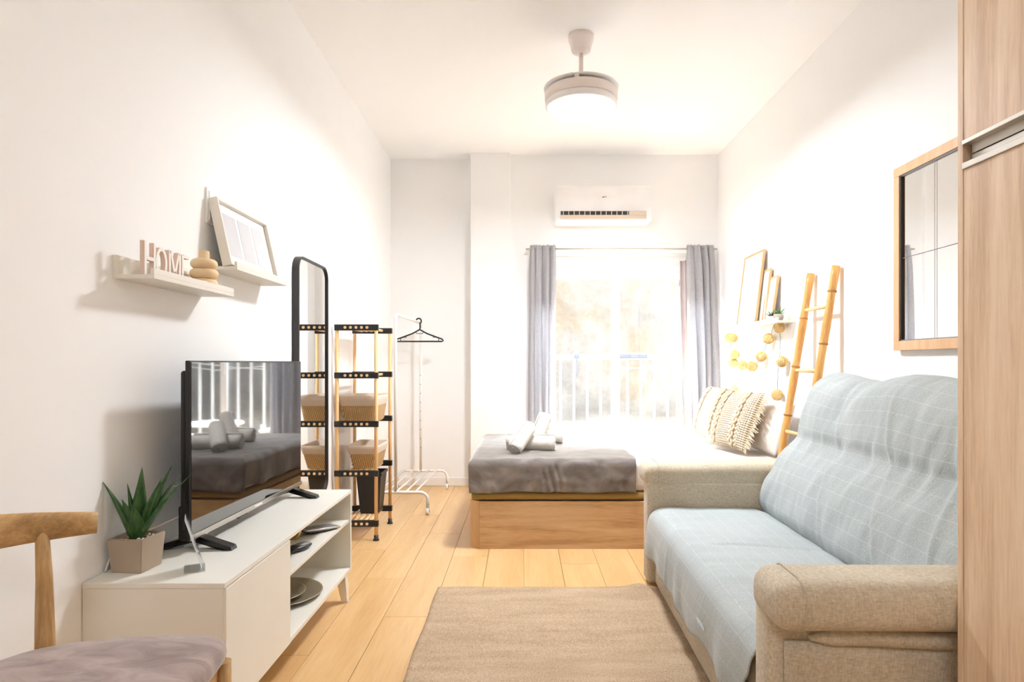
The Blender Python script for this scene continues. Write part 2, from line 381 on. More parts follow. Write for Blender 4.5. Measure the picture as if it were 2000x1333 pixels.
def lathe(bm, prof, c=(0, 0, 0), n=32, cap=False):
    c = Vector(c); rings = []
    for r, z in prof:
        if r < 1e-5: rings.append([bm.verts.new(c+Vector((0, 0, z)))])
        else: rings.append([bm.verts.new(c+Vector((r*math.cos(2*PI*k/n), r*math.sin(2*PI*k/n), z))) for k in range(n)])
    for a, b in zip(rings, rings[1:]):
        for k in range(n):
            k2 = (k+1) % n
            if len(a) == 1 and len(b) == 1: continue
            if len(a) == 1: f = bm.faces.new((a[0], b[k2], b[k]))
            elif len(b) == 1: f = bm.faces.new((a[k], a[k2], b[0]))
            else: f = bm.faces.new((a[k], a[k2], b[k2], b[k]))
            f.smooth = True
def grid(bm, fn, nu, nv, uvf=None, smooth=True):
    uvl = bm.loops.layers.uv.verify()
    vs = [[bm.verts.new(fn(i/nu, j/nv)) for j in range(nv+1)] for i in range(nu+1)]
    for i in range(nu):
        for j in range(nv):
            f = bm.faces.new((vs[i][j], vs[i+1][j], vs[i+1][j+1], vs[i][j+1])); f.smooth = smooth
            for l, (a, b) in zip(f.loops, ((i, j), (i+1, j), (i+1, j+1), (i, j+1))):
                l[uvl].uv = uvf(a/nu, b/nv) if uvf else (a/nu, b/nv)
    return vs
def wpos(o):
    p = Vector((0, 0, 0))
    while o: p = p+Vector(o.location); o = o.parent
    return p
def finish(o, bm, smooth_angle=None):
    pass
def obj(name, bm, mat, parent=None, local=False, solid=0, smooth=False, autosmooth=True):
    """one mesh object; geometry is given in world space unless local (then in the parent's space)"""
    if solid:
        pass
    me = bpy.data.meshes.new(name)
    if smooth:
        for f in bm.faces: f.smooth = True
    bm.to_mesh(me); bm.free()
    if smooth and autosmooth:
        try: me.set_sharp_from_angle(angle=math.radians(40))
        except Exception: pass
    me.materials.append(M[mat] if isinstance(mat, str) else mat)
    o = bpy.data.objects.new(name, me); COL.objects.link(o)
    if parent is not None:
        if not local:
            off = wpos(parent); me.transform(Matrix.Translation(-off))
        o.parent = parent
    if solid:
        md = o.modifiers.new('thick', 'SOLIDIFY'); md.thickness = solid; md.offset = 0
    return o
def tag(o, label, cat=None, group=None, kind=None):
    if label: o['label'] = label
    if cat: o['category'] = cat
    if group: o['group'] = group
    if kind: o['kind'] = kind
    return o
def thing(name, loc, label, cat, group=None, rz=0):
    o = bpy.data.objects.new(name, None); COL.objects.link(o); o.location = loc; o.rotation_euler = (0, 0, rz)
    o.empty_display_size = 0.05
    return tag(o, label, cat, group)
def struct(name, bm, mat, label=None, parent=None):
    o = obj(name, bm, mat, parent)
    if parent is None:
        o['kind'] = 'structure'; o['category'] = name.split('_')[0]
    if label: o['label'] = label
    return o
def copy_tree(o, parent=None):
    c = o.copy(); COL.objects.link(c)
    if parent: c.parent = parent
    for ch in list(o.children): copy_tree(ch, c)
    return c
def part_box(name, a, b, mat, parent, bev=0.002, seg=2, local=False, mx=None):
    bm = bmesh.new(); box(bm, a, b, bev, seg, mx); return obj(name, bm, mat, parent, local, smooth=bev > 0.004)
def NB(): return bmesh.new()
def fbm(x, y, z=0, s=1): return noise.noise(Vector((x*s, y*s, z*s)))

# ================================================================== ROOM
XL, XR = -1.13, 1.64; YF, YW, YR, YP = -2.4, 5.30, 5.42, 5.25; ZC = 2.80
bm = NB(); box(bm, (XL-.15, YF-.15, -.12), (XR+.15, 5.75, -.012)); floor = struct('floor', bm, 'gap', 'pale oak laminate floor of long planks')
k = 0; xs = -0.574-0.194*3
while xs < XR:
    x0 = max(xs, XL); x1 = min(xs+0.194, XR)
    off = -(k*0.47 % 1.285); y = YF+off-0.0
    if x1-x0 > 0.01:
        while y < YR:
            y0 = max(y, YF); y1 = min(y+1.285, YR)
            if y1-y0 > 0.02:
                bm = NB(); g = 0.0009
                box(bm, (x0+g, y0+g, -.012), (x1-g, y1-g, 0), 0.0008, 1)
                c = Vector(((x0+x1)/2, (y0+y1)/2, 0)); bm.transform(Matrix.Translation(-c))
                o = obj('plank', bm, 'floor', floor, local=True); o.location = c
            y += 1.285
    xs += 0.194; k += 1
bm = NB(); box(bm, (XL-.15, YF-.15, ZC), (XR+.15, 5.75, ZC+.12)); struct('ceiling', bm, 'ceiling')
bm = NB(); box(bm, (XL-.15, YF-.15, -.012), (XL, 5.75, ZC)); struct('wall_left', bm, 'wall')
bm = NB(); box(bm, (XR, YF-.15, -.012), (XR+.15, 5.75, ZC)); struct('wall_right', bm, 'wall')
bm = NB(); box(bm, (XL, YF-.15, -.012), (XR, YF, ZC)); struct('wall_front', bm, plain('wall_front_paint', (150, 138, 124), 0.7))
bm = NB(); box(bm, (XL, YR, -.012), (-.43, 5.62, ZC)); struct('wall_back', bm, 'wall', 'white wall of the recess behind the clothes rail')
bm = NB(); box(bm, (-.43, YP, -.012), (-.10, 5.62, ZC), 0.004, 1); struct('trim_1', bm, 'wall', 'white square pillar between recess and window wall')
WX0, WX1, WZ1 = 0.08, 1.55, 1.985
bm = NB(); box(bm, (-.10, YW, -.012), (WX0, 5.62, ZC)); box(bm, (WX1, YW, -.012), (XR, 5.62, ZC)); box(bm, (WX0, YW, WZ1), (WX1, 5.62, ZC))
struct('wall_window', bm, 'wall', 'white window wall with the balcony door opening')
bm = NB(); box(bm, (XL, YR-.012, 0), (-.43, YR, .07), .002); struct('baseboard_back', bm, 'board')
bm = NB(); box(bm, (-.43, YP-.012, 0), (-.10, YP, .07), .002); struct('baseboard_pillar', bm, 'board')
bm = NB(); box(bm, (XL, 2.9, 0), (XL+.010, YR-.012, .07), .002); struct('baseboard_left', bm, 'board')

# sliding balcony door
win = bpy.data.objects.new('window_1', None); COL.objects.link(win); win.location = (0.815, YW+.05, 0); win['kind'] = 'structure'; win['category'] = 'window'; win['label'] = 'white two-leaf sliding balcony door'
part_box('roller_box', (WX0, YW+.05, 1.87), (WX1, YW+.20, WZ1), 'white_plastic', win)
bm = NB(); box(bm, (WX0, YW+.08, 0), (WX0+.045, YW+.17, 1.87), .003); box(bm, (WX1-.045, YW+.08, 0), (WX1, YW+.17, 1.87), .003); box(bm, (WX0, YW+.08, 1.83), (WX1, YW+.17, 1.87), .003); box(bm, (WX0, YW+.08, 0), (WX1, YW+.17, .04), .003)
obj('outer_frame', bm, 'white_plastic', win)
for (x0, x1, yy) in ((WX0+.045, 0.84, YW+.13), (0.765, WX1-.045, YW+.095)):
    bm = NB(); w = .055
    box(bm, (x0, yy, .04), (x0+w, yy+.03, 1.83), .003); box(bm, (x1-w, yy, .04), (x1, yy+.03, 1.83), .003)
    box(bm, (x0+w, yy, 1.775), (x1-w, yy+.03, 1.83), .003); box(bm, (x0+w, yy, .04), (x1-w, yy+.03, .12), .003)
    s = obj('sash', bm, 'white_plastic', win)
    part_box('pane', (x0+w, yy+.012, .12), (x1-w, yy+.016, 1.775), 'glass', s, 0)
bm = NB(); box(bm, (.775, YW+.075, .95), (.795, YW+.095, 1.13), .006); obj('handle', bm, 'white_metal', win)

# ================================================================== OUTSIDE
bm = NB(); box(bm, (-2.2, 5.62, -.14), (3.8, 6.75, -.02)); o = struct('balcony_slab', bm, 'balcony', 'balcony floor outside the sliding door')
rl = thing('balcony_railing', (0.8, 6.5, -.02), 'white metal balcony railing with upright bars outside the sliding door', 'railing')
part_box('top_rail', (-2.1, 6.46, 1.085), (3.7, 6.55, 1.14), 'white_metal', rl, .008)
part_box('bottom_rail', (-2.1, 6.48, .06), (3.7, 6.52, .10), 'white_metal', rl, .004)
base_bar = None
for i in range(43):
    x = -2.08+i*0.1375
    if base_bar is None:
        bm = NB(); box(bm, (-.011, -.011, .10), (.011, .011, 1.085), .002); base_bar = obj('baluster', bm, 'white_metal', rl, local=True); b_ = base_bar
    else:
        b_ = base_bar.copy(); COL.objects.link(b_); b_.parent = rl
    b_.location = (x-0.8, 0, .02)
for x in (-2.1, 3.7): part_box('railing_post', (x-.03, 6.47, -.02), (x+.03, 6.53, 1.085), 'white_metal', rl, .004)
o = thing('railing_lamp', P(1126, 700, 6.44), 'small grey solar lamp clipped on the balcony rail left of the door mullion', 'lamp')
c = P(1126, 693, 6.44)
part_box('lamp_head', (c.x-.028, 6.41, 1.10), (c.x+.028, 6.46, 1.165), 'dark_grey', o, .006)
part_box('stem', (c.x-.005, 6.42, .92), (c.x+.005, 6.43, 1.10), 'dark_grey', o, .001)
bm = NB(); c = P(1238, 695, 6.4); box(bm, (c.x-.17, 6.28, 1.10), (c.x+.12, 6.462, 1.15), .012, 3); o = obj('rail_tray', bm, 'dark_grey'); tag(o, 'flat grey-blue tray hooked on the balcony rail right of the door mullion', 'tray')
c = P(1326, 545, 5.75)
wl = thing('outdoor_wall_lamp', (c.x+.02, 5.75, c.z), 'small grey outdoor lamp beside the inner edge of the right curtain', 'lamp')
bm = NB(); lathe(bm, [(0, .14), (.02, .14), (.032, 0), (.03, 0), (0, .02)], (c.x+.03, 5.75, c.z-.06), 20); obj('lamp_shade', bm, 'dark_grey', wl)
bm = NB(); tube(bm, [(c.x+.03, 5.75, c.z+.08), (c.x+.03, 5.75, c.z+.12), (c.x+.16, 5.70, c.z+.12), (c.x+.22, 5.62, c.z+.12)], .007, 8); obj('bracket', bm, 'dark_grey', wl)
# clothesline
bm = NB(); tube(bm, [P(1200, 722, 6.484), P(1260, 718, 6.484), P(1340, 709, 6.484), P(1420, 700, 6.484)], .004, 6); tube(bm, [P(1200, 716, 6.484), P(1300, 724, 6.484), P(1420, 706, 6.484)], .004, 6)
tag(obj('clothesline', bm, 'white_metal'), 'thin white clothesline strung behind the balcony door', 'cord')
tb = thing('garden_table', (1.18, 5.98, -.02), 'round white garden table on the balcony, its top just above the mattress', 'table')
bm = NB(); lathe(bm, [(0, .485), (.24, .485), (.25, .478), (.25, .462), (.235, .455), (0, .455)], (1.18, 5.98, 0), 40); obj('tabletop', bm, 'white_plastic', tb)
bm = NB(); tube(bm, [(1.18, 5.98, .455), (1.18, 5.98, 0.02)], .022, 12); obj('pole', bm, 'white_plastic', tb)
bm = NB(); lathe(bm, [(0, .02), (.06, .03), (.17, -.005), (.17, -.02), (0, -.02)], (1.18, 5.98, 0), 30); obj('base', bm, 'white_plastic', tb)
ch = thing('garden_stool', (.52, 6.0, -.02), 'white garden stool on the balcony left of the round table', 'stool')
bm = NB(); box(bm, (.30, 5.85, .40), (.70, 6.2, .425), .01, 3); obj('seat', bm, 'white_plastic', ch)
for x in (.325, .675):
    for y in (5.875, 6.175): part_box('leg', (x-.015, y-.015, -.02), (x+.015, y+.015, .40), 'white_plastic', ch, .003)
part_box('backrest', (.655, 5.86, .425), (.685, 5.90, .47), 'white_plastic', ch, .004)
# cliff
bm = NB()
def cliff(u, v):
    x = -9+u*20; z = -4+v*10
    d = fbm(x, z, 0, .5)*.9+fbm(x, z, 3, 1.3)*.35+fbm(x, z, 7, 3.5)*.12+fbm(x, z, 7, 8)*.05
    return Vector((x, 9.8+d+max(0, z-1)*.12, z))
grid(bm, cliff, 130, 80)
o = obj('cliff_face', bm, 'rock'); o['kind'] = 'structure'; o['label'] = 'pale beige rock wall beyond the balcony'; o['category'] = 'rock'

# ================================================================== CURTAINS
rod = thing('curtain_rod', (0.815, 5.2, 1.985), 'thin white metal curtain rod above the balcony door', 'curtain rod')
bm = NB(); tube(bm, [(0.03, 5.19, 1.99), (1.60, 5.19, 1.99)], .007, 12); obj('rod', bm, 'alu', rod)
for x in (0.04, 0.82, 1.59):
    bm = NB(); box(bm, (x-.006, 5.19, 1.983), (x+.006, YW, 1.997), .002); box(bm, (x-.012, YW-.006, 1.965), (x+.012, YW, 2.02), .002); obj('bracket', bm, 'white_metal', rod)
def curtain(xa_t, xb_t, xa_b, xb_b, folds, label, seed, lean=0):
    bm = NB()
    def fn(u, v):
        z = 2.012-v*1.995
        e = v**0.75
        xa = xa_t+(xa_b-xa_t)*e; xb = xb_t+(xb_b-xb_t)*e
        uu = u+0.03*math.sin(u*9+seed+v*2.5)
        x = xa+(xb-xa)*min(1, max(0, uu))
        ph = u*folds*2*PI+1.2*math.sin(v*2+seed)
        amp = .036+.034*min(1, v*2)
        top = min(1, v*12)
        y = 5.185+amp*math.sin(ph)*(0.45+.55*top)+.010*math.sin(ph*2.3+seed+v*4)+.02*fbm(u*5, v*3, seed)*v
        x += .016*math.cos(ph)*(.4+.6*top)
        if v < 0.03: z += .010*abs(math.sin(ph*1.5))
        return Vector((x, y, z))
    grid(bm, fn, folds*16, 60)
    o = obj('curtain', bm, 'curtain', solid=.003)
    for p in o.data.polygons: p.use_smooth = True
    return tag(o, label, 'curtain')
curtain(0.055, 0.275, 0.045, 0.27, 4, 'blue-grey floor length curtain gathered at the left of the balcony door', 1.0)
curtain(1.345, 1.575, 1.37, 1.615, 4, 'blue-grey floor length curtain gathered at the right of the balcony door', 2.3)
bm = NB()
grid(bm, lambda u, v: Vector((1.307+.065*u+.006*math.sin(u*6)+.09*v**1.6, 5.235+.02*math.sin(u*7+v*2), 1.90-1.88*v)), 10, 40)
tag(obj('curtain_lining', bm, fabric('lining', (196, 184, 184), (170, 158, 160)), solid=.003), 'mauve-grey lining edge of cloth showing left of the right curtain', 'lining')

# ================================================================== AIR CONDITIONER
ac = thing('air_conditioner', (.67, YW, 2.19), 'white wall-mounted split air conditioner above the balcony door', 'air conditioner')
a0 = P(1084, 432, 5.08); a1 = P(1274, 366, 5.08)
bm = NB(); box(bm, (a0.x, 5.08, a0.z), (a1.x, YW-.01, a1.z+.02), .028, 5); obj('housing', bm, 'white_plastic', ac, smooth=True)
v0 = P(1095, 428, 5.078); v1 = P(1262, 413, 5.078)
part_box('vent', (v0.x, 5.070, v0.z), (v1.x, 5.082, v1.z), 'dark_line', ac, 0)
part_box('louvre', (v0.x, 5.062, v0.z-.002), (v1.x, 5.074, v0.z+.030), 'liner', ac, .004)
for i in range(16):
    x = v0.x+(v1.x-v0.x)*(i+.5)/16
    part_box('slat', (x-.003, 5.064, v0.z+.028), (x+.003, 5.071, v1.z), 'liner', ac, 0)
part_box('vent_cover', (v1.x-.14, 5.0605, v0.z+.03), (v1.x, 5.070, v1.z), 'liner', ac, .002)
c = P(1180, 385, 5.08); part_box('logo', (c.x-.014, 5.0785, c.z-.006), (c.x-.002, 5.081, c.z+.004), 'grey_plastic', ac, 0)
part_box('logo', (c.x+.002, 5.0785, c.z-.002), (c.x+.018, 5.081, c.z+.004), 'grey_plastic', ac, 0)

# ================================================================== CEILING FAN LAMP
FX, FY = 0.314, 3.374
fan = thing('ceiling_fan_lamp', (FX, FY, ZC), 'white ceiling fan with round lit lamp hanging on a short rod', 'ceiling fan')
bm = NB(); lathe(bm, [(0, 0), (.068, 0), (.068, -.028), (.064, -.036), (.052, -.078), (.050, -.086), (.036, -.088), (.034, -.096), (0, -.096)], (FX, FY, ZC), 40); obj('canopy', bm, 'pinkish', fan)
bm = NB(); tube(bm, [(FX, FY, ZC-.09), (FX, FY, 2.55)], .0125, 16); obj('rod', bm, 'pinkish', fan)
bm = NB(); lathe(bm, [(.0125, 2.575), (.018, 2.572), (.022, 2.56), (.03, 2.535), (.045, 2.52), (0.12, 2.515)], (FX, FY, 0), 32); obj('coupling', bm, 'pinkish', fan)
bm = NB(); lathe(bm, [(0, 2.520), (.13, 2.520), (.185, 2.500), (.194, 2.492), (.194, 2.455), (.188, 2.448), (.180, 2.446), (.10, 2.446)], (FX, FY, 0), 64); obj('motor_housing', bm, 'pinkish', fan)
bm = NB(); lathe(bm, [(.186, 2.446), (.190, 2.440), (.190, 2.420), (.184, 2.414), (.176, 2.412), (.176, 2.446)], (FX, FY, 0), 64); obj('ring', bm, 'white_plastic', fan)
bm = NB(); lathe(bm, [(.176, 2.414), (.168, 2.404), (.12, 2.396), (0, 2.393)], (FX, FY, 0), 64); obj('lamp_diffuser', bm, 'diffuser', fan)
for a in (0.3, 0.3+2*PI/3, 0.3+4*PI/3):
    bm = NB()
    n = 20; rings_ = []
    for r_o, zz in ((.115, 2.5225), (.16, 2.5215), (.199, 2.516)):
        rings_.append([bm.verts.new((FX+r_o*math.cos(a+i/n*2.03), FY+r_o*math.sin(a+i/n*2.03), zz)) for i in range(n+1)])
    for q0, q1 in zip(rings_, rings_[1:]):
        for i in range(n): bm.faces.new((q0[i], q0[i+1], q1[i+1], q1[i])).smooth = True
    obj('fan_blade', bm, 'white_plastic', fan, solid=.004)
for a in (0.3, 0.3+2*PI/3, 0.3+4*PI/3):
    x = FX+.17*math.cos(a); y = FY+.17*math.sin(a)
    part_box('hinge', (x-.012, y-.012, 2.500), (x+.012, y+.012, 2.526), 'white_plastic', fan, .003)
lt = area_light('fan_lamp_light', (FX, FY, 2.388), (0, 0, 0), .33, .33, LAMP_POWER, (.94, .97, 1), shape='DISK')

# ================================================================== TV BENCH
BX0, BX1, BY0, BY1, BT, BB = -1.128, -.762, 1.62, 2.82, .486, .128
tvb = thing('tv_bench', (-.945, 2.22, 0), 'low white tv bench with one door and open shelves on the left wall', 'tv bench')
part_box('top_panel', (BX0, BY0-.002, BT-.014), (BX1, BY1+.002, BT), 'white_lacquer', tvb, .0012)
part_box('side_panel', (BX0, BY0, BB), (BX1-.006, BY0+.016, BT-.0145), 'white_lacquer', tvb, .001)
part_box('side_panel', (BX0, BY1-.016, BB), (BX1, BY1, BT-.0145), 'white_lacquer', tvb, .001)
part_box('bottom_panel', (BX0, BY0+.016, BB), (BX1-.002, BY1-.016, BB+.016), 'white_lacquer', tvb, .001)
part_box('divider', (BX0+.01, 2.06, BB+.016), (BX1-.012, 2.076, BT-.015), 'white_lacquer', tvb, .001)
part_box('back_panel', (BX0, BY0+.016, BB+.016), (BX0+.006, BY1-.016, BT-.015), 'white_lacquer', tvb, 0)
part_box('shelf', (BX0+.006, 2.076, .343), (BX1-.008, BY1-.016, .357), 'white_lacquer', tvb, .001)
part_box('door', (BX1-.016, BY0+.004, BB+.002), (BX1+.001, 2.074, BT-.0165), 'white_lacquer', tvb, .001)
def tleg(x, y, dx, dy):
    bm = NB(); t = []
    for z, w in ((BB, .021), (0, .013)):
        k = 0 if z else 1
        for sx, sy in ((-1, -1), (1, -1), (1, 1), (-1, 1)):
            t.append(bm.verts.new((x+dx*k+sx*w, y+dy*k+sy*w, z)))
    for i in range(4): bm.faces.new((t[i], t[(i+1) % 4], t[4+(i+1) % 4], t[4+i]))
    bm.faces.new(t[0:4]); bm.faces.new(t[4:8]); bmesh.ops.recalc_face_normals(bm, faces=bm.faces)
    obj('leg', bm, 'white_lacquer', tvb)
for x, dx in ((BX0+.05, -.015), (BX1-.03, .012)):
    for y, dy in ((BY0+.05, -.012), (BY1-.05, .012)): tleg(x, y, dx, dy)

# ================================================================== TELEVISION
tv = thing('television', (-.98, 2.33, BT), 'large black flat television on v-shaped feet on the white bench', 'television')
TX = -.972; TY0, TY1, TZ0, TZ1 = 1.870, 2.75, .522, 1.058
bm = NB(); box(bm, (TX-.016, TY0, TZ0), (TX-.001, TY1, TZ1), .003); obj('casing', bm, 'black', tv)
bm = NB(); box(bm, (TX-.034, TY0+.004, TZ0+.03), (TX-.0155, TY1-.03, TZ1-.03), .009, 3)
obj('rear_cover', bm, 'black', tv, smooth=True)
part_box('rear_box', (TX-.050, TY0+.02, TZ0-.006), (TX-.017, TY1-.25, TZ0+.10), 'black', tv, .008)
bm = NB(); box(bm, (TX-.001, TY0+.006, TZ0+.018), (TX+.0005, TY1-.006, TZ1-.005)); obj('screen', bm, 'screen', tv)
part_box('bottom_bezel', (TX-.001, TY0, TZ0), (TX+.004, TY1, TZ0+.017), 'silver', tv, .0015)
part_box('logo', (TX+.003, 2.29, TZ0+.005), (TX+.0048, 2.35, TZ0+.012), 'white_metal', tv, 0)
part_box('sensor', (TX-.01, 2.17, TZ0-.007), (TX+.002, 2.24, TZ0+.001), 'black_gloss', tv, .002)
for yf in (1.93, 2.66):
    bm = NB()
    for sx in (-1, 1):
        xo = TX-.012
        L_ = .118
        pts = [(xo, TZ0+.012), (xo+sx*.012, TZ0+.004), (xo+sx*L_, BT+.011), (xo+sx*(L_+.004), BT), (xo+sx*(L_-.025), BT), (xo, BT+.022)]
        w = .017
        a = [bm.verts.new((x, yf-w-(.012 if abs(x-xo) > .05 else 0), z)) for x, z in pts]; b = [bm.verts.new((x, yf+w-(.012 if abs(x-xo) > .05 else 0), z)) for x, z in pts]
        n = len(pts)
        for i in range(n): bm.faces.new((a[i], a[(i+1) % n], b[(i+1) % n], b[i]))
        bm.faces.new(a); bm.faces.new(b)
    bmesh.ops.recalc_face_normals(bm, faces=bm.faces)
    obj('foot', bm, 'black_gloss', tv)
tv.rotation_euler = (0, 0, math.radians(-1.35))
# cables
bm = NB(); tube(bm, [(TX-.03, 1.95, .60), (-1.05, 1.92, .58), (-1.095, 1.86, .56), (-1.11, 1.80, .53), (-1.10, 1.78, .492)], .003, 6)
tag(obj('power_cable', bm, 'cable'), 'thin pale cable curving from the back of the television down to the bench', 'cable')
bm = NB(); tube(bm, [(TX-.05, 2.0, .66), (-1.08, 1.95, .67), (-1.115, 1.84, .60), (-1.12, 1.80, .56), (-1.122, 1.72, .52), (-1.122, 1.70, .49)], .003, 6)
tag(obj('antenna_cable', bm, 'cable'), 'thin pale cable running along the wall behind the potted aloe', 'cable')

# card holder
hold = thing('card_holder', (-.895, 1.735, BT), 'clear acrylic card holder standing in front of the television foot', 'card holder')
ang = math.atan2(.90, 1.745)
R = Matrix.Translation((-.898, 1.74, BT)) @ Matrix.Rotation(ang, 4, 'Z')
tilt = Matrix.Translation((.018, 0, .004)) @ Matrix.Rotation(math.radians(-17), 4, 'Y')
bm = NB(); box(bm, (-.030, -.045, 0), (.022, .035, .003), .0008, 1, R); obj('base', bm, 'acrylic', hold)
bm = NB(); box(bm, (-.002, -.045, 0), (.001, .035, .148), .0006, 1, R @ tilt); obj('front_sheet', bm, 'acrylic', hold)
bm = NB(); box(bm, (-.0032, -.042, .004), (-.0022, .032, .146), 0, 1, R @ tilt); obj('card', bm, 'paper', hold)

# potted aloe
pot = thing('potted_aloe', (-1.062, 1.735, BT), 'green artificial aloe in a square grey concrete pot on the bench', 'plant')
PM = Matrix.Translation((-1.060, 1.738, BT)) @ Matrix.Rotation(math.radians(-5), 4, 'Z')
bm = NB()
def ring_sq(h, z): return [bm.verts.new(PM @ Vector((sx*h, sy*h, z))) for sx, sy in ((-1, -1), (1, -1), (1, 1), (-1, 1))]
r0 = ring_sq(.043, 0); r1 = ring_sq(.050, .092); r2 = ring_sq(.043, .092); r3 = ring_sq(.042, .075)
for a, b in ((r0, r1), (r1, r2), (r2, r3)):
    for i in range(4): bm.faces.new((a[i], a[(i+1) % 4], b[(i+1) % 4], b[i]))
bm.faces.new(r0); bmesh.ops.recalc_face_normals(bm, faces=bm.faces)
bmesh.ops.bevel(bm, geom=[e for e in bm.edges if not e.is_boundary], offset=.002, segments=2, affect='EDGES')
obj('pot', bm, 'concrete', pot)
bm = NB(); grid(bm, lambda u, v: PM @ Vector(((u-.5)*.084, (v-.5)*.084, .080+.004*fbm(u*14, v*14, 1))), 14, 14); obj('gravel', bm, 'gravel', pot)
for i in range(26):
    x, y = random.uniform(-.036, .036), random.uniform(-.036, .036)
    bm = NB(); bmesh.ops.create_icosphere(bm, subdivisions=1, radius=random.uniform(.003, .005), matrix=PM @ Matrix.Translation((x, y, .084)))
    o = obj('pebble', bm, 'gravel' if i % 2 else 'stone_white', pot)
def leaf(root, d, length, width, curl, parent, mat='leaf', thick=.35, droop=0, name='leaf'):
    bm = NB(); d = Vector(d).normalized(); side = d.cross(Vector((0, 0, 1)))
    side = side.normalized() if side.length > 1e-3 else Vector((1, 0, 0))
    out = Vector((d.x, d.y, 0)); out = out.normalized() if out.length > 1e-3 else Vector((0, -1, 0))
    rings = []; n = 10
    for i in range(n+1):
        t = i/n
        p = root+d*length*t+out*curl*length*t*t+Vector((0, 0, -droop*length*t*t))
        w = width*(min(1, .62+t*1.6) if t < .24 else (1-((t-.24)/.76)**1.35))+.0004
        nrm = side.cross(d).normalized()
        ring = []
        for k in range(8):
            a = 2*PI*k/8; ca, sa = math.cos(a), math.sin(a)
            ring.append(bm.verts.new(p+side*ca*w+nrm*(sa*w*thick+abs(ca)**2*w*.25)))
        rings.append(ring)
    for a, b in zip(rings, rings[1:]):
        for k in range(8):
            f = bm.faces.new((a[k], a[(k+1) % 8], b[(k+1) % 8], b[k])); f.smooth = True
    bm.faces.new(rings[-1]); bmesh.ops.recalc_face_normals(bm, faces=bm.faces)
    return obj(name, bm, mat, parent)
rt = Vector((-1.060, 1.738, BT+.078))
# direction x, y, z ; length ; width ; curl
for (dx, dy, dz, L, W, c) in [(-.30, -.15, 1, .185, .020, .10), (-.06, -.25, 1, .13, .021, .10), (.02, .1, 1, .205, .019, -.02), (.12, -.1, 1, .19, .018, .05), (.28, .0, 1, .19, .017, .10),
                              (.50, .0, 1, .21, .013, .25), (-.15, .35, 1, .20, .018, .1), (.2, .4, 1, .22, .016, .05), (-.12, -.05, 1, .165, .019, .0), (.12, -.30, 1, .12, .019, .12), (.28, .3, 1, .18, .015, .2)]:
    leaf(rt+Vector((dx*.018, dy*.018, 0)), (dx, dy, dz), L*.97, W*1.3, c, pot)

# things on the bench shelves
SZ = .357
rm = thing('computer_mouse', (-.80, 2.36, SZ), 'black and silver pointing device lying near the middle shelf edge', 'mouse')
mx = Matrix.Translation((-.83, 2.33, SZ)) @ Matrix.Rotation(math.radians(62), 4, 'Z')
bm = NB(); bmesh.ops.create_uvsphere(bm, u_segments=20, v_segments=12, radius=1, matrix=mx @ Matrix.Translation((0, 0, .0125)) @ Matrix.Diagonal((.068, .026, .0125, 1))); obj('body', bm, 'black', rm, smooth=True)
bm = NB(); bmesh.ops.create_uvsphere(bm, u_segments=20, v_segments=12, radius=1, matrix=mx @ Matrix.Translation((.018, 0, .017)) @ Matrix.Diagonal((.045, .019, .0105, 1))); obj('cover', bm, 'grey_plastic', rm, smooth=True)
ph = thing('phone_tray', (-.83, 2.62, SZ), 'silver rimmed flat grey device leaning on the middle shelf by the end panel', 'device')
mx = Matrix.Translation((-.835, 2.60, SZ+.016)) @ Matrix.Rotation(math.radians(55), 4, 'Z') @ Matrix.Rotation(math.radians(6), 4, 'Y')
bm = NB(); box(bm, (-.085, -.032, -.006), (.085, .032, .004), .005, 3, mx); obj('body', bm, 'silver', ph, smooth=True)
bm = NB(); box(bm, (-.075, -.026, .0035), (.075, .026, .0055), .001, 1, mx); obj('screen', bm, 'grey_plastic', ph)
bm = NB(); box(bm, (-.07, -.028, -.013), (.07, .028, -.0055), .003, 2, mx); obj('underside', bm, 'black', ph)
gd = thing('brass_ornament', (-.90, 2.50, SZ), 'small brass knot ornament standing behind the silver device', 'ornament')
bm = NB(); tube(bm, [Vector((-.90, 2.49, SZ+.028))+Vector((.022*math.cos(t), .012*math.sin(2*t), .022*math.sin(t))) for t in [i*2*PI/24 for i in range(24)]], .007, 8, closed=True); obj('knot', bm, 'gold', gd)
part_box('base', (-.915, 2.475, SZ), (-.885, 2.505, SZ+.006), 'gold', gd, .001)
gl = thing('drinking_glass', (-.83, 2.12, SZ), 'clear drinking glass on the middle shelf partly behind the door', 'glass')
bm = NB(); lathe(bm, [(0, .002), (.022, .002), (.030, .075), (.0285, .075), (.021, .006), (0, .006)], (-.845, 2.14, SZ), 24); obj('glass_body', bm, 'acrylic', gl)
for (nm, cx_, cy_, r, z, lab) in (('charger_plate', -.945, 2.45, .165, BB+.016, 'large round silver-grey plate under the smaller one on the bottom shelf'),
                                  ('dinner_plate', -.955, 2.415, .122, BB+.030, 'smaller round silver-grey plate lying on the large plate')):
    bm = NB(); lathe(bm, [(0, .003), (r*.62, .003), (r*.72, .008), (r*.97, .016), (r, .0185), (r*.995, .0205), (r*.95, .0185), (r*.70, .0115), (r*.62, .0065), (0, .0065)], (cx_, cy_, z), 56)
    lathe(bm, [(r*.5, .003), (r*.5, 0), (r*.55, 0), (r*.55, .003)], (cx_, cy_, z), 40)
    tag(obj(nm, bm, 'plate'), lab, 'plate', None)

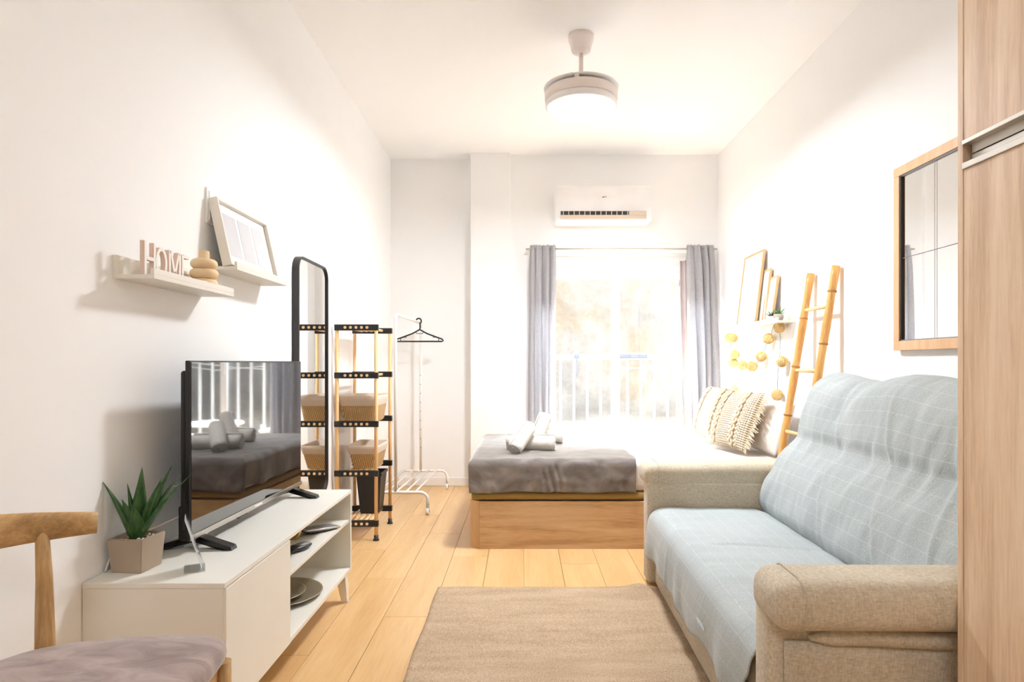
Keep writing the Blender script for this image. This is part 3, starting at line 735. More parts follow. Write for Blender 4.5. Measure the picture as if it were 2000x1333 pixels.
# ================================================================== LEFT WALL LEDGES
def ledge(y0, y1, zb, side, label, back_h=.066):
    d = .115; s = 1 if side < 0 else -1; xw = XL if side < 0 else XR
    x0, x1 = sorted((xw, xw+s*d))
    t = thing('picture_ledge', ((x0+x1)/2, (y0+y1)/2, zb), label, 'shelf')
    part_box('shelf_board', (x0, y0, zb), (x1, y1, zb+.012), 'ledge', t, .001)
    a, b = sorted((xw, xw+s*.012)); part_box('back_board', (a, y0, zb+.012), (b, y1, zb+back_h), 'ledge', t, .001)
    a, b = sorted((xw+s*(d-.010), xw+s*d)); part_box('front_lip', (a, y0, zb+.012), (b, y1, zb+.029), 'ledge', t, .001)
    return t
ledge(1.742, 2.225, 1.284, -1, 'white picture ledge holding the HOME letters on the left wall')
ledge(2.25, 2.735, 1.384, -1, 'white picture ledge holding the three-photo frame on the left wall')
L1 = 1.296; L2 = 1.396
# HOME letters
hm = thing('home_letters', (-1.07, 1.88, L1), 'white cut-out letters spelling HOME standing on the near ledge', 'sign')
hx = -1.060; dpt = .014; hh = .098; st = .0105
def lett(nm, bm):
    o = obj(nm, bm, 'letter', hm); o.data.materials.append(M['letter_edge'])
    for p in o.data.polygons:
        if abs(p.normal.x) < .5: p.material_index = 1
def lbox(bm, y0, y1, z0, z1): box(bm, (hx-dpt/2, y0, L1+z0), (hx+dpt/2, y1, L1+z1), .0006, 1)
def slant(bm, ya, za, yb, zb, w=st):
    # slanting stroke in the YZ plane
    p = [(ya-w/2, za), (ya+w/2, za), (yb+w/2, zb), (yb-w/2, zb)]
    a = [bm.verts.new((hx-dpt/2, y, L1+z)) for y, z in p]; b = [bm.verts.new((hx+dpt/2, y, L1+z)) for y, z in p]
    for i in range(4): bm.faces.new((a[i], a[(i+1) % 4], b[(i+1) % 4], b[i]))
    bm.faces.new(a); bm.faces.new(b); bmesh.ops.recalc_face_normals(bm, faces=bm.faces)
y = 1.762
bm = NB(); lbox(bm, y, y+st, 0, hh); lbox(bm, y+.044, y+.044+st, 0, hh); lbox(bm, y+st, y+.044, .045, .045+st); lett('letter_h', bm)
bm = NB(); yc, zc, ro, rz_ = 1.846, .046, .029, .046; n = 40
for xx, s_ in ((hx-dpt/2, 1), (hx+dpt/2, 1)): pass
ra = []
for (ry_, rzz) in ((ro, rz_), (ro-st, rz_-st)):
    for xx in (hx-dpt/2, hx+dpt/2): ra.append([bm.verts.new((xx, yc+ry_*math.cos(2*PI*k/n), L1+zc+rzz*math.sin(2*PI*k/n))) for k in range(n)])
for a, b in ((ra[0], ra[1]), (ra[2], ra[3]), (ra[0], ra[2]), (ra[1], ra[3])):
    for k in range(n): bm.faces.new((a[k], a[(k+1) % n], b[(k+1) % n], b[k]))
bmesh.ops.recalc_face_normals(bm, faces=bm.faces); lett('letter_o', bm)
y = 1.884; bm = NB(); lbox(bm, y, y+st, 0, .092); lbox(bm, y+.056, y+.056+st, 0, .092); slant(bm, y+st, .092, y+.0325, .022); slant(bm, y+.056, .092, y+.0325, .022); lett('letter_m', bm)
y = 1.956; bm = NB(); lbox(bm, y, y+st, 0, .090)
for z in (0, .041, .0815): lbox(bm, y+st, y+.044, z, z+st)
lett('letter_e', bm)
# shell dish and vase
bm = NB(); lathe(bm, [(0, 0), (.014, 0), (.022, .008), (.027, .022), (.025, .022), (.018, .010), (0, .006)], (-1.055, 2.055, L1), 24); tag(obj('small_dish', bm, 'stone_white'), 'small white dish between the letters and the cream vase', 'dish')
vs = []
for i in range(3):
    zc = .020+i*.033; r = (.043, .045, .042)[i]
    for k in range(9):
        a = -PI/2+PI*k/8; vs.append((r-.0165+.0165*math.cos(a), zc+.0165*math.sin(a)))
prof = [(0, .003)]+vs+[(.017, .104), (.0165, .128), (.0145, .130), (.012, .126), (.012, .09), (0, .09)]
bm = NB(); lathe(bm, prof, (-1.065, 2.115, L1), 40); tag(obj('ring_vase', bm, 'cream'), 'cream vase of three stacked rings on the near ledge', 'vase')
# photo frame leaning on ledge 2
pf = thing('photo_frame', (-1.08, 2.48, L2), 'white wide photo frame with three pale photos leaning on the far ledge', 'picture frame')
th = math.radians(12.5)
# local: x depth (front +), y along wall, z up along frame
FM = Matrix.Translation((-1.038, 2.258, L2+.0080)) @ Matrix.Rotation(-th, 4, 'Y')
fw, fh, fd, fe = .445, .250, .034, .010
bm = NB(); box(bm, (-fd, 0, 0), (0, fe, fh), .001, 1, FM); box(bm, (-fd, fw-fe, 0), (0, fw, fh), .001, 1, FM); box(bm, (-fd, fe, 0), (0, fw-fe, fe), .001, 1, FM); box(bm, (-fd, fe, fh-fe), (0, fw-fe, fh), .001, 1, FM); obj('frame', bm, 'ledge', pf)
bm = NB(); box(bm, (-.024, fe, fe), (-.016, fw-fe, fh-fe), 0, 1, FM); obj('mat_board', bm, 'paper', pf)
for i in range(3):
    y0 = .045+i*.125; bm = NB(); box(bm, (-.0165, y0, .045), (-.0150, y0+.105, fh-.045), 0, 1, FM); obj('photo', bm, 'print_grey', pf)
# electrical cover
ec = thing('fuse_box_cover', (XL, 2.36, 1.56), 'flat white cover plate on the left wall above the far ledge', 'cover plate')
part_box('cover', (XL, 2.25, 1.552), (XL+.008, 2.46, 1.68), 'wall', ec, .003)
part_box('hatch', (XL+.008, 2.262, 1.564), (XL+.011, 2.448, 1.668), 'wall', ec, .001)

# ================================================================== WALL MIRROR (tall, rounded, black)
mr = thing('tall_mirror', (XL+.02, 3.36, .34), 'tall narrow mirror with rounded corners and black frame on the left wall', 'mirror')
def rrect(y0, y1, z0, z1, r, n=8):
    o_ = []
    for cy_, cz_, a0 in ((y1-r, z1-r, 0), (y0+r, z1-r, PI/2), (y0+r, z0+r, PI), (y1-r, z0+r, 3*PI/2)):
        for k in range(n+1):
            a = a0+PI/2*k/n; o_.append((cy_+r*math.cos(a), cz_+r*math.sin(a)))
    return o_
MY0, MY1, MZ0, MZ1 = 3.10, 3.575, .335, 1.585
bm = NB(); oo = rrect(MY0, MY1, MZ0, MZ1, .07); ii = rrect(MY0+.010, MY1-.010, MZ0+.010, MZ1-.010, .06)
xa, xb = XL, XL+.034
A = [bm.verts.new((xa, y, z)) for y, z in oo]; B = [bm.verts.new((xb, y, z)) for y, z in oo]; C = [bm.verts.new((xb, y, z)) for y, z in ii]; D = [bm.verts.new((xb-.010, y, z)) for y, z in ii]
n = len(oo)
for a, b in ((A, B), (B, C), (C, D)):
    for k in range(n): bm.faces.new((a[k], a[(k+1) % n], b[(k+1) % n], b[k]))
bm.faces.new(A); bmesh.ops.recalc_face_normals(bm, faces=bm.faces); obj('frame', bm, 'black_metal', mr)
bm = NB(); bm.faces.new([bm.verts.new((xb-.009, y, z)) for y, z in ii]); bm.normal_update()
o = obj('mirror_glass', bm, 'mirror', mr)

# ================================================================== BAMBOO RACK
RX0, RX1, RY0, RY1 = -1.098, -.866, 3.745, 4.14
rk = thing('bamboo_rack', (-.98, 3.94, 0), 'five-tier bamboo and black plastic storage rack in the left corner', 'shelf rack')
TIERS = [.10, .397, .690, .978, 1.262]
for x in (RX0, RX1):
    for y in (RY0, RY1):
        bm = NB(); tube(bm, [(x, y, .02), (x, y, TIERS[-1]+.018)], .0105, 14); obj('post', bm, 'rack_wood', rk)
        bm = NB(); lathe(bm, [(0, 0), (.018, 0), (.018, .006), (.013, .010), (.013, .032), (0, .032)], (x, y, 0), 20); obj('foot_cap', bm, 'black', rk)
dow = None
for tz in TIERS:
    for y, s in ((RY0, -1), (RY1, 1)):
        bm = NB(); box(bm, (RX0-.014, y-.013, tz-.018), (RX1+.014, y+.013, tz+.018), .003, 2); o = obj('side_bar', bm, 'black', rk)
    for i in range(5):
        x = RX0+(RX1-RX0)*(.22+.56*i/4)
        if dow is None:
            bm = NB(); tube(bm, [(0, RY0-.0155, 0), (0, RY1+.0155, 0)], .0085, 12); bm.transform(Matrix.Translation((0, -3.94, 0)))
            dow = obj('dowel', bm, 'rod_wood', rk, local=True); d_ = dow
        else:
            d_ = dow.copy(); COL.objects.link(d_); d_.parent = rk
        d_.location = (x+.98, 0, tz)
# baskets
def basket(name, cx_, cy_, z, wx, wy, h, tx, ty, label, lin):
    t = thing(name, (cx_, cy_, z), label, 'basket', 'lined wicker baskets on the rack')
    def rr(wx_, wy_, zz, r=.02, n=4):
        pts = []
        for sx, sy, a0 in ((1, 1, 0), (-1, 1, PI/2), (-1, -1, PI), (1, -1, 3*PI/2)):
            for k in range(n+1):
                a = a0+PI/2*k/n; pts.append((cx_+sx*(wx_/2-r)+r*math.cos(a), cy_+sy*(wy_/2-r)+r*math.sin(a), zz))
        return pts
    def loft(levels, mat, nm, bottom=True):
        bm = NB(); R_ = [[bm.verts.new(p) for p in lv] for lv in levels]
        for a, b in zip(R_, R_[1:]):
            for k in range(len(a)):
                f = bm.faces.new((a[k], a[(k+1) % len(a)], b[(k+1) % len(a)], b[k])); f.smooth = True
        if bottom: bm.faces.new(R_[0])
        return obj(nm, bm, mat, t)
    def wd(f): return wx+(tx-wx)*f, wy+(ty-wy)*f
    lv = []
    K = 12
    for i in range(K+1):
        f = i/K*(1-lin); a, b = wd(f); e = .0025*(1 if i % 2 else 0); lv.append(rr(a+e, b+e, z+h*f))
    loft(lv, 'wicker', 'wicker_body')
    a0, b0 = wd(1-lin-.04); a1, b1 = wd(1)
    lv = [rr(a0+.006, b0+.006, z+h*(1-lin-.05)), rr((a0+a1)/2+.012, (b0+b1)/2+.012, z+h*(1-lin/2)), rr(a1+.008, b1+.008, z+h*.99), rr(a1+.002, b1+.002, z+h*1.01), rr(a1-.008, b1-.008, z+h*.98), rr(wx-.01, wy-.01, z+h*.1)]
    loft(lv, 'liner', 'liner', False)
    bm = NB(); bm.faces.new([bm.verts.new(p) for p in rr(wx-.01, wy-.01, z+h*.11)]); obj('liner_bottom', bm, 'liner', t)
    return t
basket('wicker_basket', -.984, 3.945, TIERS[2]+.009, .19, .27, .155, .225, .345, 'larger wicker basket with cloth liner on the middle tier', .34)
basket('wicker_basket', -.965, 3.965, TIERS[1]+.009, .135, .23, .145, .185, .32, 'smaller wicker basket with cloth liner on the second lowest tier', .30)
# black bin on lowest tier
bn = thing('waste_bin', (-.965, 4.0, TIERS[0]+.009), 'black plastic waste bin standing on the lowest rack tier', 'bin')
bm = NB(); z0 = TIERS[0]+.009; bx, by = -.955, 4.01
def sq(w, d, z): return [bm.verts.new((bx+sx*w/2, by+sy*d/2, z)) for sx, sy in ((-1, -1), (1, -1), (1, 1), (-1, 1))]
R_ = [sq(.115, .13, z0), sq(.155, .185, z0+.255), sq(.147, .177, z0+.255), sq(.11, .125, z0+.01)]
for a, b in zip(R_, R_[1:]):
    for i in range(4): bm.faces.new((a[i], a[(i+1) % 4], b[(i+1) % 4], b[i]))
bm.faces.new(R_[0]); bm.faces.new(R_[3]); bmesh.ops.recalc_face_normals(bm, faces=bm.faces)
bmesh.ops.bevel(bm, geom=list(bm.edges), offset=.006, segments=2, affect='EDGES'); obj('bucket', bm, 'black', bn)
bm = NB(); box(bm, (bx-.082, by-.097, z0+.240), (bx+.082, by-.089, z0+.258), .002); box(bm, (bx-.082, by+.089, z0+.240), (bx+.082, by+.097, z0+.258), .002); box(bm, (bx-.082, by-.089, z0+.240), (bx-.076, by+.089, z0+.258), .002); box(bm, (bx+.076, by-.089, z0+.240), (bx+.082, by+.089, z0+.258), .002); obj('rim', bm, 'black', bn)

# ================================================================== CLOTHES RAIL
cr = thing('clothes_rail', (-.85, 4.83, 0), 'white metal clothes rail on castors with a slatted shoe shelf', 'clothes rack')
YA, YB = 4.38, 5.26
bm = NB(); tube(bm, [(-.878, YA, .155), (-.878, YA, 1.36), (-.876, YA+.02, 1.386), (-.870, YA+.05, 1.390)], .011, 12); obj('upright', bm, 'white_metal', cr)
bm = NB(); tube(bm, [(-.845, YB, .155), (-.845, YB, 1.37)], .011, 12); obj('upright', bm, 'white_metal', cr)
bm = NB(); tube(bm, [(-.870, YA+.05, 1.390), (-.845, YB+.01, 1.383)], .011, 12); obj('hanging_bar', bm, 'white_metal', cr)
for y, x0, x1 in ((YA, -1.07, -.655), (YB, -1.04, -.625)):
    bm = NB(); r = .05; pts = [(x0, y, .045), (x0, y, .155-r)]+[(x0+r-r*math.cos(a), y, .155-r+r*math.sin(a)) for a in (PI/8, PI/4, 3*PI/8, PI/2)]
    pts += [(x1-r+r*math.sin(a), y, .155-r+r*math.cos(a)) for a in (0, PI/8, PI/4, 3*PI/8, PI/2)]+[(x1, y, .045)]
    tube(bm, pts, .011, 12); obj('base_tube', bm, 'white_metal', cr)
    for x in (x0, x1):
        bm = NB(); tube(bm, [(x-.009, y, .025), (x+.009, y, .025)], .025, 24); w = obj('castor', bm, 'white_plastic', cr)
        bm = NB(); tube(bm, [(x-.011, y, .025), (x+.011, y, .025)], .010, 12); obj('hub', bm, 'grey_plastic', w)
for i in range(5):
    f = (i+.5)/5*.8+.08; bm = NB(); tube(bm, [(-1.07+.415*f, YA, .160), (-1.04+.415*f, YB, .160)], .0065, 8); obj('shelf_bar', bm, 'white_metal', cr)
for i in range(9):
    z = .95-i*.075; bm = NB(); tube(bm, [(-.845, YB-.0115, z), (-.845, YB-.0105, z)], .004, 8); obj('adjustment_hole', bm, 'grey_plastic', cr)
# hanger
hg = thing('coat_hanger', (-.845, 5.17, 1.38), 'black plastic coat hanger hanging alone on the clothes rail', 'hanger')
HY = 5.15; hxc = -.836
bm = NB()
hook = [(hxc+.0, 1.318)]+[(hxc+.004+.0*a, 1.33) for a in (0,)]+[(hxc-.008+.021*math.cos(t), 1.383+.021*math.sin(t)) for t in [math.radians(a) for a in range(-60, 171, 20)]]
tube(bm, [(x, HY, z+.012) for x, z in hook], .006, 8); obj('hook', bm, 'black', hg)
bm = NB()
shl = [(hxc, 1.325), (hxc+.06, 1.292), (hxc+.14, 1.262), (hxc+.185, 1.246), (hxc+.192, 1.234), (hxc+.180, 1.228), (hxc-.180, 1.228), (hxc-.192, 1.234), (hxc-.185, 1.246), (hxc-.14, 1.262), (hxc-.06, 1.292)]
tube(bm, [(x, HY, z) for x, z in shl], .0062, 8, closed=True); obj('shoulder_frame', bm, 'black', hg)
bm = NB()
for s in (-1, 1):
    tube(bm, [(hxc+s*.155, HY, 1.256), (hxc+s*.155, HY, 1.232)], .003, 6); tube(bm, [(hxc+s*.11, HY, 1.272), (hxc+s*.108, HY, 1.262), (hxc+s*.13, HY, 1.262)], .003, 6)
tube(bm, [(hxc-.035, HY, 1.305), (hxc-.02, HY, 1.292), (hxc+.02, HY, 1.292), (hxc+.035, HY, 1.305)], .003, 6)
obj('notches', bm, 'black', hg)

# ================================================================== BED
BY, BYB = 3.57, 4.92; BXL, BXR = -.297, 1.60
bed = thing('bed', (.65, 4.24, 0), 'single bed on an oak storage base beneath the balcony window', 'bed')
ch_ = .055
bm = NB(); box(bm, (BXL+ch_, BY, 0), (BXR, BY+.02, .268), .001, 1); obj('front_board', bm, 'bed_wood_x', bed)
bm = NB()
def prism(bm, pts, z0, z1):
    a = [bm.verts.new((x, y, z0)) for x, y in pts]; b = [bm.verts.new((x, y, z1)) for x, y in pts]; n = len(pts)
    for i in range(n): bm.faces.new((a[i], a[(i+1) % n], b[(i+1) % n], b[i]))
    bm.faces.new(a); bm.faces.new(b); bmesh.ops.recalc_face_normals(bm, faces=bm.faces)
prism(bm, [(BXL+ch_-.001, BY), (BXL+ch_-.001, BY+.02), (BXL+.02, BY+ch_), (BXL, BY+ch_), (BXL, BY+ch_*.8)], 0, .270); obj('corner_post', bm, 'bed_wood_z', bed)
bm = NB(); box(bm, (BXL, BY+ch_+.001, 0), (BXL+.02, BYB, .268), .001, 1); obj('foot_board', bm, 'bed_wood_z', bed)
bm = NB(); box(bm, (BXL+.02, BYB-.02, 0), (BXR, BYB, .268), .001, 1); obj('back_board', bm, 'bed_wood_x', bed)
bm = NB(); box(bm, (BXL+.008, BY+.008, .272), (BXR, BYB-.01, .318), .018, 4); obj('lift_base', bm, 'olive', bed, smooth=True)
bm = NB(); box(bm, (BXL+.004, BY+.012, .318), (BXR, BYB-.01, .500), .045, 6)
for v in bm.verts: v.co.z += .003*fbm(v.co.x*3, v.co.y*3, 0)
obj('mattress', bm, 'sheet', bed, smooth=True)
# grey throw
thr_x0, thr_x1 = BXL-.006, .632
bm = NB()
def rprof(s, flat, r, drop):
    """distance s along: first down the side (0..drop), round the corner, then flat: returns (offset from edge, z offset)"""
    arc = r*PI/2
    if s < drop: return 0.0, -(r+(drop-s))
    if s < drop+arc:
        a = (s-drop)/r; return r-r*math.cos(a), -(r-r*math.sin(a))
    return r+(s-drop-arc), 0.0
ZT = .507
def throw(u, v):
    # v: from front hem over the front edge to the rear of the bed; u: from foot-end hem over the end to the right edge
    dropF = .145+.010*fbm(u*6, 2, 0)+.012*(1-u)**8; dropL = .13+.02*fbm(v*5, 9, 1)
    r = .040
    Lv = dropF+r*PI/2+1.22; Lu = dropL+r*PI/2+.90
    oy, dzy = rprof(v*Lv, 0, r, dropF); ox, dzx = rprof(u*Lu, 0, r, dropL)
    x = thr_x0+ox; y = BY-.004+oy
    z = ZT+min(dzy, dzx) if (dzy < 0 or dzx < 0) else ZT
    # both drop: corner
    if dzy < 0 and dzx < 0 and (oy < r or ox < r):
        z = ZT+min(dzy, dzx)
        x += .018*min(1, (-dzy)/.1)*min(1, (-dzx)/.1); y += .018*min(1, (-dzy)/.1)*min(1, (-dzx)/.1)
    hang = max(0, min(1, (-dzy)/.12))
    y -= hang*(.006+.007*math.sin(u*38+2*fbm(u*4, 0, 3))*fbm(u*3, 5, 5)+.005*fbm(u*20, v*30, 2))
    x -= max(0, min(1, (-dzx)/.12))*(.006+.008*math.sin(v*30))
    z += .004*fbm(x*7, y*7, 1)+.003*fbm(x*18, y*9, 4)
    cre = math.exp(-((u-.57)/.05)**2)*hang; y -= cre*.008*math.sin(u*170+v*60)
    if u > .93: x += .012*fbm(1, y*5, 7)+.010*math.sin(y*9)
    return Vector((x, y, z))
grid(bm, throw, 150, 150)
M['throw_grey'].node_tree.nodes['Principled BSDF'].inputs['Sheen Weight'].default_value = 1.0
o = obj('grey_throw', bm, 'throw_grey', solid=.006); tag(o, 'dark grey fleece throw spread over the foot end of the bed', 'blanket')

# towels
def roll(name, label, L, r, loc, rz, ry):
    t = thing(name, loc, label, 'towel', None, rz)
    t.rotation_euler = (0, ry, rz)
    bm = NB(); n = 40; turns = 3.2
    K = int(turns*n); prev = None
    rows = []
    for i in range(K+1):
        a = 2*PI*i/n; rr_ = r*(.22+.78*i/K)
        row = []
        for j in range(9):
            x = (j/8-.5)*L; e = 1-.10*abs(j/8-.5)**3*8*.4
            row.append(bm.verts.new((x+(.006*fbm(i*.12, j, 3) if j in (0, 8) else 0), rr_*math.cos(a)*e+.0015*fbm(x*25, a, 5), rr_*math.sin(a)*e+.0015*fbm(x*22, a, 2))))
        rows.append(row)
    for a, b in zip(rows, rows[1:]):
        for j in range(8):
            f = bm.faces.new((a[j], a[j+1], b[j+1], b[j])); f.smooth = True
    o = obj('terry_roll', bm, 'towel', t, local=True)
    md = o.modifiers.new('thick', 'SOLIDIFY'); md.thickness = .008; md.offset = -1
    bm = NB(); tube(bm, [(L*.5*.62, 0, 0), (L*.5*.62+.002, 0, 0)], r*1.005, 32, False); o = obj('woven_band', bm, 'sheet', t, local=True)
    return t
zt = ZT+.004
roll('rolled_towel', 'white rolled towel lying flat at the front on the grey throw', .30, .047, (P(1037, 866, 3.93).x, 3.93, zt+.047), math.radians(-8), 0)
roll('rolled_towel', 'white rolled towel propped slantwise over the front lying towel', .21, .043, (P(1020, 850, 3.85).x, 3.835, zt+.088), math.radians(55), math.radians(-38))
roll('rolled_towel', 'white rolled towel lying flat behind the front pair', .28, .046, (P(1050, 850, 4.28).x+.03, 4.28, zt+.046), math.radians(-6), 0)
roll('rolled_towel', 'white rolled towel propped up steeply at the back of the towel pile', .20, .043, (P(1056, 826, 4.20).x, 4.20, zt+.108), math.radians(40), math.radians(-62))

# pillows and cushions
def pillow_mesh(w, h, t, pinch=.06, seed=0, uv=True):
    bm = NB()
    for s in (1, -1):
        def fn(u, v):
            a, b = u*2-1, v*2-1
            e = max(0, (1-abs(a)**2.6))**.55*max(0, (1-abs(b)**2.6))**.55
            k = 1-pinch*(1-(abs(a)**2)*(abs(b)**2)) if True else 1
            x = a*w/2*(1-pinch*(1-abs(b)**2.5)*abs(a)**3); z = b*h/2*(1-pinch*(1-abs(a)**2.5)*abs(b)**3)
            y = s*t/2*e+(.004*fbm(a*2.3, b*2.3, seed+s))*e
            return Vector((x, y, z))
        grid(bm, fn, 28, 28)
    bmesh.ops.remove_doubles(bm, verts=bm.verts, dist=1e-5); bmesh.ops.recalc_face_normals(bm, faces=bm.faces)
    return bm
def place_cushion(t, loc, rz, lean): t.location = loc; t.rotation_euler = (lean, 0, rz)
def macrame(label, loc, rz, lean, seed, roll_=0):
    t = thing('macrame_cushion', loc, label, 'cushion', None)
    t.rotation_mode = 'ZXY' if False else 'XYZ'
    t.rotation_euler = (0, 0, 0)
    mtx = Matrix.Translation(loc) @ Matrix.Rotation(rz, 4, 'Z') @ Matrix.Rotation(lean, 4, 'X') @ Matrix.Rotation(roll_, 4, 'Y')
    t.matrix_world = mtx
    obj('cover', pillow_mesh(.41, .385, .14, .05, seed), 'macrame', t, local=True)
    rnd = random.Random(seed)
    for j in range(3):                       # raised cable braids
        xx = (-.105, .105, .0)[j] if j < 2 else None
        if xx is None: continue
        for s2 in (0, PI):
            bm = NB(); pts = []
            for i in range(61):
                f = i/60; z = (f-.5)*.355; b = f*2-1; a = xx/.21
                e = max(0, (1-abs(a)**2.6))**.55*max(0, (1-abs(b*.92)**2.6))**.55
                pts.append((xx+.012*math.sin(f*26+s2), -(.075*e+.003+.003*math.cos(f*26+s2)), z))
            tube(bm, pts, .0065, 6); obj('braid', bm, 'macrame_rope', t, local=True)
    for side in (1, -1):                     # fringe along both side seams
        bm = NB()
        for i in range(46):
            z = (i/45-.5)*.37; x = side*.198
            l = rnd.uniform(.035, .06); dz = rnd.uniform(-.012, .006); dy = rnd.uniform(-.012, .012)
            tube(bm, [(x, 0, z), (x+side*l*.5, dy*.6, z+dz*.4-.004), (x+side*l, dy, z+dz-.014)], [.0032, .003, .0022], 5)
        o = obj('fringe', bm, 'macrame_rope', t, local=True); o['kind'] = 'stuff'
    return t
# +Y local = back, the face looks along -Y local; rotate so it looks towards -X / the camera
macrame('cream macrame cushion with side fringe, nearer of the two on the bed', (1.335, 3.94, .700), math.radians(-78), math.radians(-23), 3)
macrame('cream macrame cushion with side fringe, farther one half hidden behind', (1.325, 4.36, .705), math.radians(-80), math.radians(-21), 8)
def bed_pillow(label, loc, rz, lean, w=.66, h=.42, t_=.16, seed=1):
    o = obj('bed_pillow', pillow_mesh(w, h, t_, .04, seed), 'pillow', None, smooth=False)
    o.matrix_world = Matrix.Translation(loc) @ Matrix.Rotation(rz, 4, 'Z') @ Matrix.Rotation(lean, 4, 'X')
    return tag(o, label, 'pillow')
bed_pillow('white cotton pillow leaning behind the macrame cushions near the ladder', (1.50, 3.955, .668), math.radians(-88), math.radians(-20), .68, .335, .14, 4)

# ================================================================== BAMBOO LADDER
ld = thing('bamboo_ladder', (1.42, 3.4, 0), 'bamboo ladder leaning on the right wall between bed and sofa', 'ladder')
def rail_pt(y, z): return Vector((1.612-(1.548-z)*.158, y+(0.012)*(1.548-z), z))
for yy, ph_ in ((3.528, 0.1), (3.245, .22)):
    bm = NB(); pts = [rail_pt(yy, z) for z in [0.005+i*(1.545/30) for i in range(31)]]
    tube(bm, pts, [.0205+.0015*math.sin(i*1.1+ph_) for i in range(31)], 14); r_ = obj('rail', bm, 'bamboo', ld)
    z = .12+ph_
    while z < 1.5:
        bm = NB(); a = rail_pt(yy, z); d = (rail_pt(yy, z+.01)-rail_pt(yy, z)).normalized()
        tube(bm, [a-d*.006, a-d*.002, a+d*.002, a+d*.006], [.0205, .0238, .0238, .0205], 14, False); obj('bamboo_node', bm, 'bamboo_node', r_)
        z += .27
for z in (1.345, 1.01, .67, .33):
    bm = NB(); a = rail_pt(3.528, z); b = rail_pt(3.245, z); d = (b-a).normalized(); tube(bm, [a-d*.03, b+d*.0], .0105, 12); obj('rung', bm, 'rod_wood', ld)

# ================================================================== RIGHT WALL LEDGE AND THINGS ON IT
ledge(3.78, 4.62, 1.296, 1, 'white picture ledge on the right wall above the bed', .064)
LZ = 1.308
def lean_frame(name, y0, y1, h, xb, label, mat_f, inner, lean=10):
    t = thing(name, (xb, (y0+y1)/2, LZ), label, 'picture frame')
    mt = Matrix.Translation((xb, y0, LZ+.0035)) @ Matrix.Rotation(math.radians(lean), 4, 'Y')
    w = y1-y0; e = .012; d = .016
    bm = NB(); box(bm, (0, 0, 0), (d, e, h), .001, 1, mt); box(bm, (0, w-e, 0), (d, w, h), .001, 1, mt); box(bm, (0, e, 0), (d, w-e, e), .001, 1, mt); box(bm, (0, e, h-e), (d, w-e, h), .001, 1, mt)
    obj('frame', bm, mat_f, t)
    bm = NB(); box(bm, (.005, e, e), (.011, w-e, h-e), 0, 1, mt); obj('print', bm, inner, t)
    bm = NB(); box(bm, (.0035, e, e), (.0045, w-e, h-e), 0, 1, mt); 
    return t
lean_frame('framed_picture', 4.21, 4.575, .505, 1.548, 'tall thin oak picture frame with pale print, largest on right ledge', 'frame_wood', 'print', 7)
lean_frame('framed_picture', 4.11, 4.30, .36, 1.575, 'narrow oak frame half hidden behind the tallest picture', 'frame_wood', 'paper', 6)
lean_frame('framed_picture', 3.995, 4.165, .30, 1.573, 'small oak picture frame behind the tiny succulents', 'frame_wood', 'paper', 8)
def succ(name, x, y, potm, leafm, label, r=.026, h=.036):
    t = thing(name, (x, y, LZ), label, 'plant')
    bm = NB(); lathe(bm, [(0, 0), (r*.8, 0), (r, h*.5), (r*.95, h), (r*.82, h), (r*.8, h*.85), (0, h*.85)], (x, y, LZ), 24); obj('pot', bm, potm, t)
    for i in range(16):
        a = i*2.399; k = .35+.65*(i/16); d = (math.cos(a)*k, math.sin(a)*k, 1.1-k*.6)
        leaf(Vector((x, y, LZ+h*.8)), d, .035+.012*(i % 3), .006, .1, t, leafm, .5)
succ('potted_succulent', 1.555, 3.835, 'grey_pot', 'leaf2', 'tiny bright green succulent in a grey pot on the right ledge', .030, .040)
succ('potted_succulent', 1.565, 3.955, 'stone_white', 'leaf3', 'tiny dark green succulent in a white pot beside the small oak frame')

# string of rattan balls
strg = [(1425, 660), (1435, 693), (1432, 709), (1451, 714), (1469, 716), (1487, 697), (1501, 662), (1522, 640), (1528, 707), (1518, 772), (1434, 762), (1431, 661)]
def wallpt(px, py, x=1.598):
    Y = x*F/(px-CX); return P(px, py, Y)
names = ['leftmost upper rattan ball of the string on the right wall', 'rattan ball below the leftmost one on the string', 'rattan ball touching the low left bend of the string', 'rattan ball at the left of the lowest sag of the string', 'rattan ball at the bottom of the string sag',
         'rattan ball rising right of the string sag', 'rattan ball beside the ledge on the rising string', 'rattan ball hanging directly under the succulent pots', 'rattan ball halfway down the straight hanging string', 'lowest rattan ball at the end of the hanging string', 'rattan ball just above the farther macrame cushion', 'rattan ball peeping behind the leftmost upper ball']
proto = None
for (px, py), nm in zip(strg, names):
    p = wallpt(px, py)
    if proto is None:
        t = thing('rattan_ball', p, nm, 'light ball', 'rattan light balls on the right wall'); proto = t
        bm = NB(); bmesh.ops.create_icosphere(bm, subdivisions=2, radius=.031); obj('core', bm, 'rattan_core', t, local=True, smooth=True)
        bm = NB(); rnd = random.Random(5)
        for k in range(16):
            ax = Vector((rnd.gauss(0, 1), rnd.gauss(0, 1), rnd.gauss(0, 1))).normalized(); x_, y_ = frame_at(ax)
            tube(bm, [x_*.034*math.cos(2*PI*i/22)+y_*.034*math.sin(2*PI*i/22) for i in range(22)], .0018, 4, closed=True)
        obj('woven_shell', bm, 'rattan', t, local=True)
    else:
        t = copy_tree(proto); t.location = p; t['label'] = nm; t.rotation_euler = (random.random()*3, random.random()*3, 0)
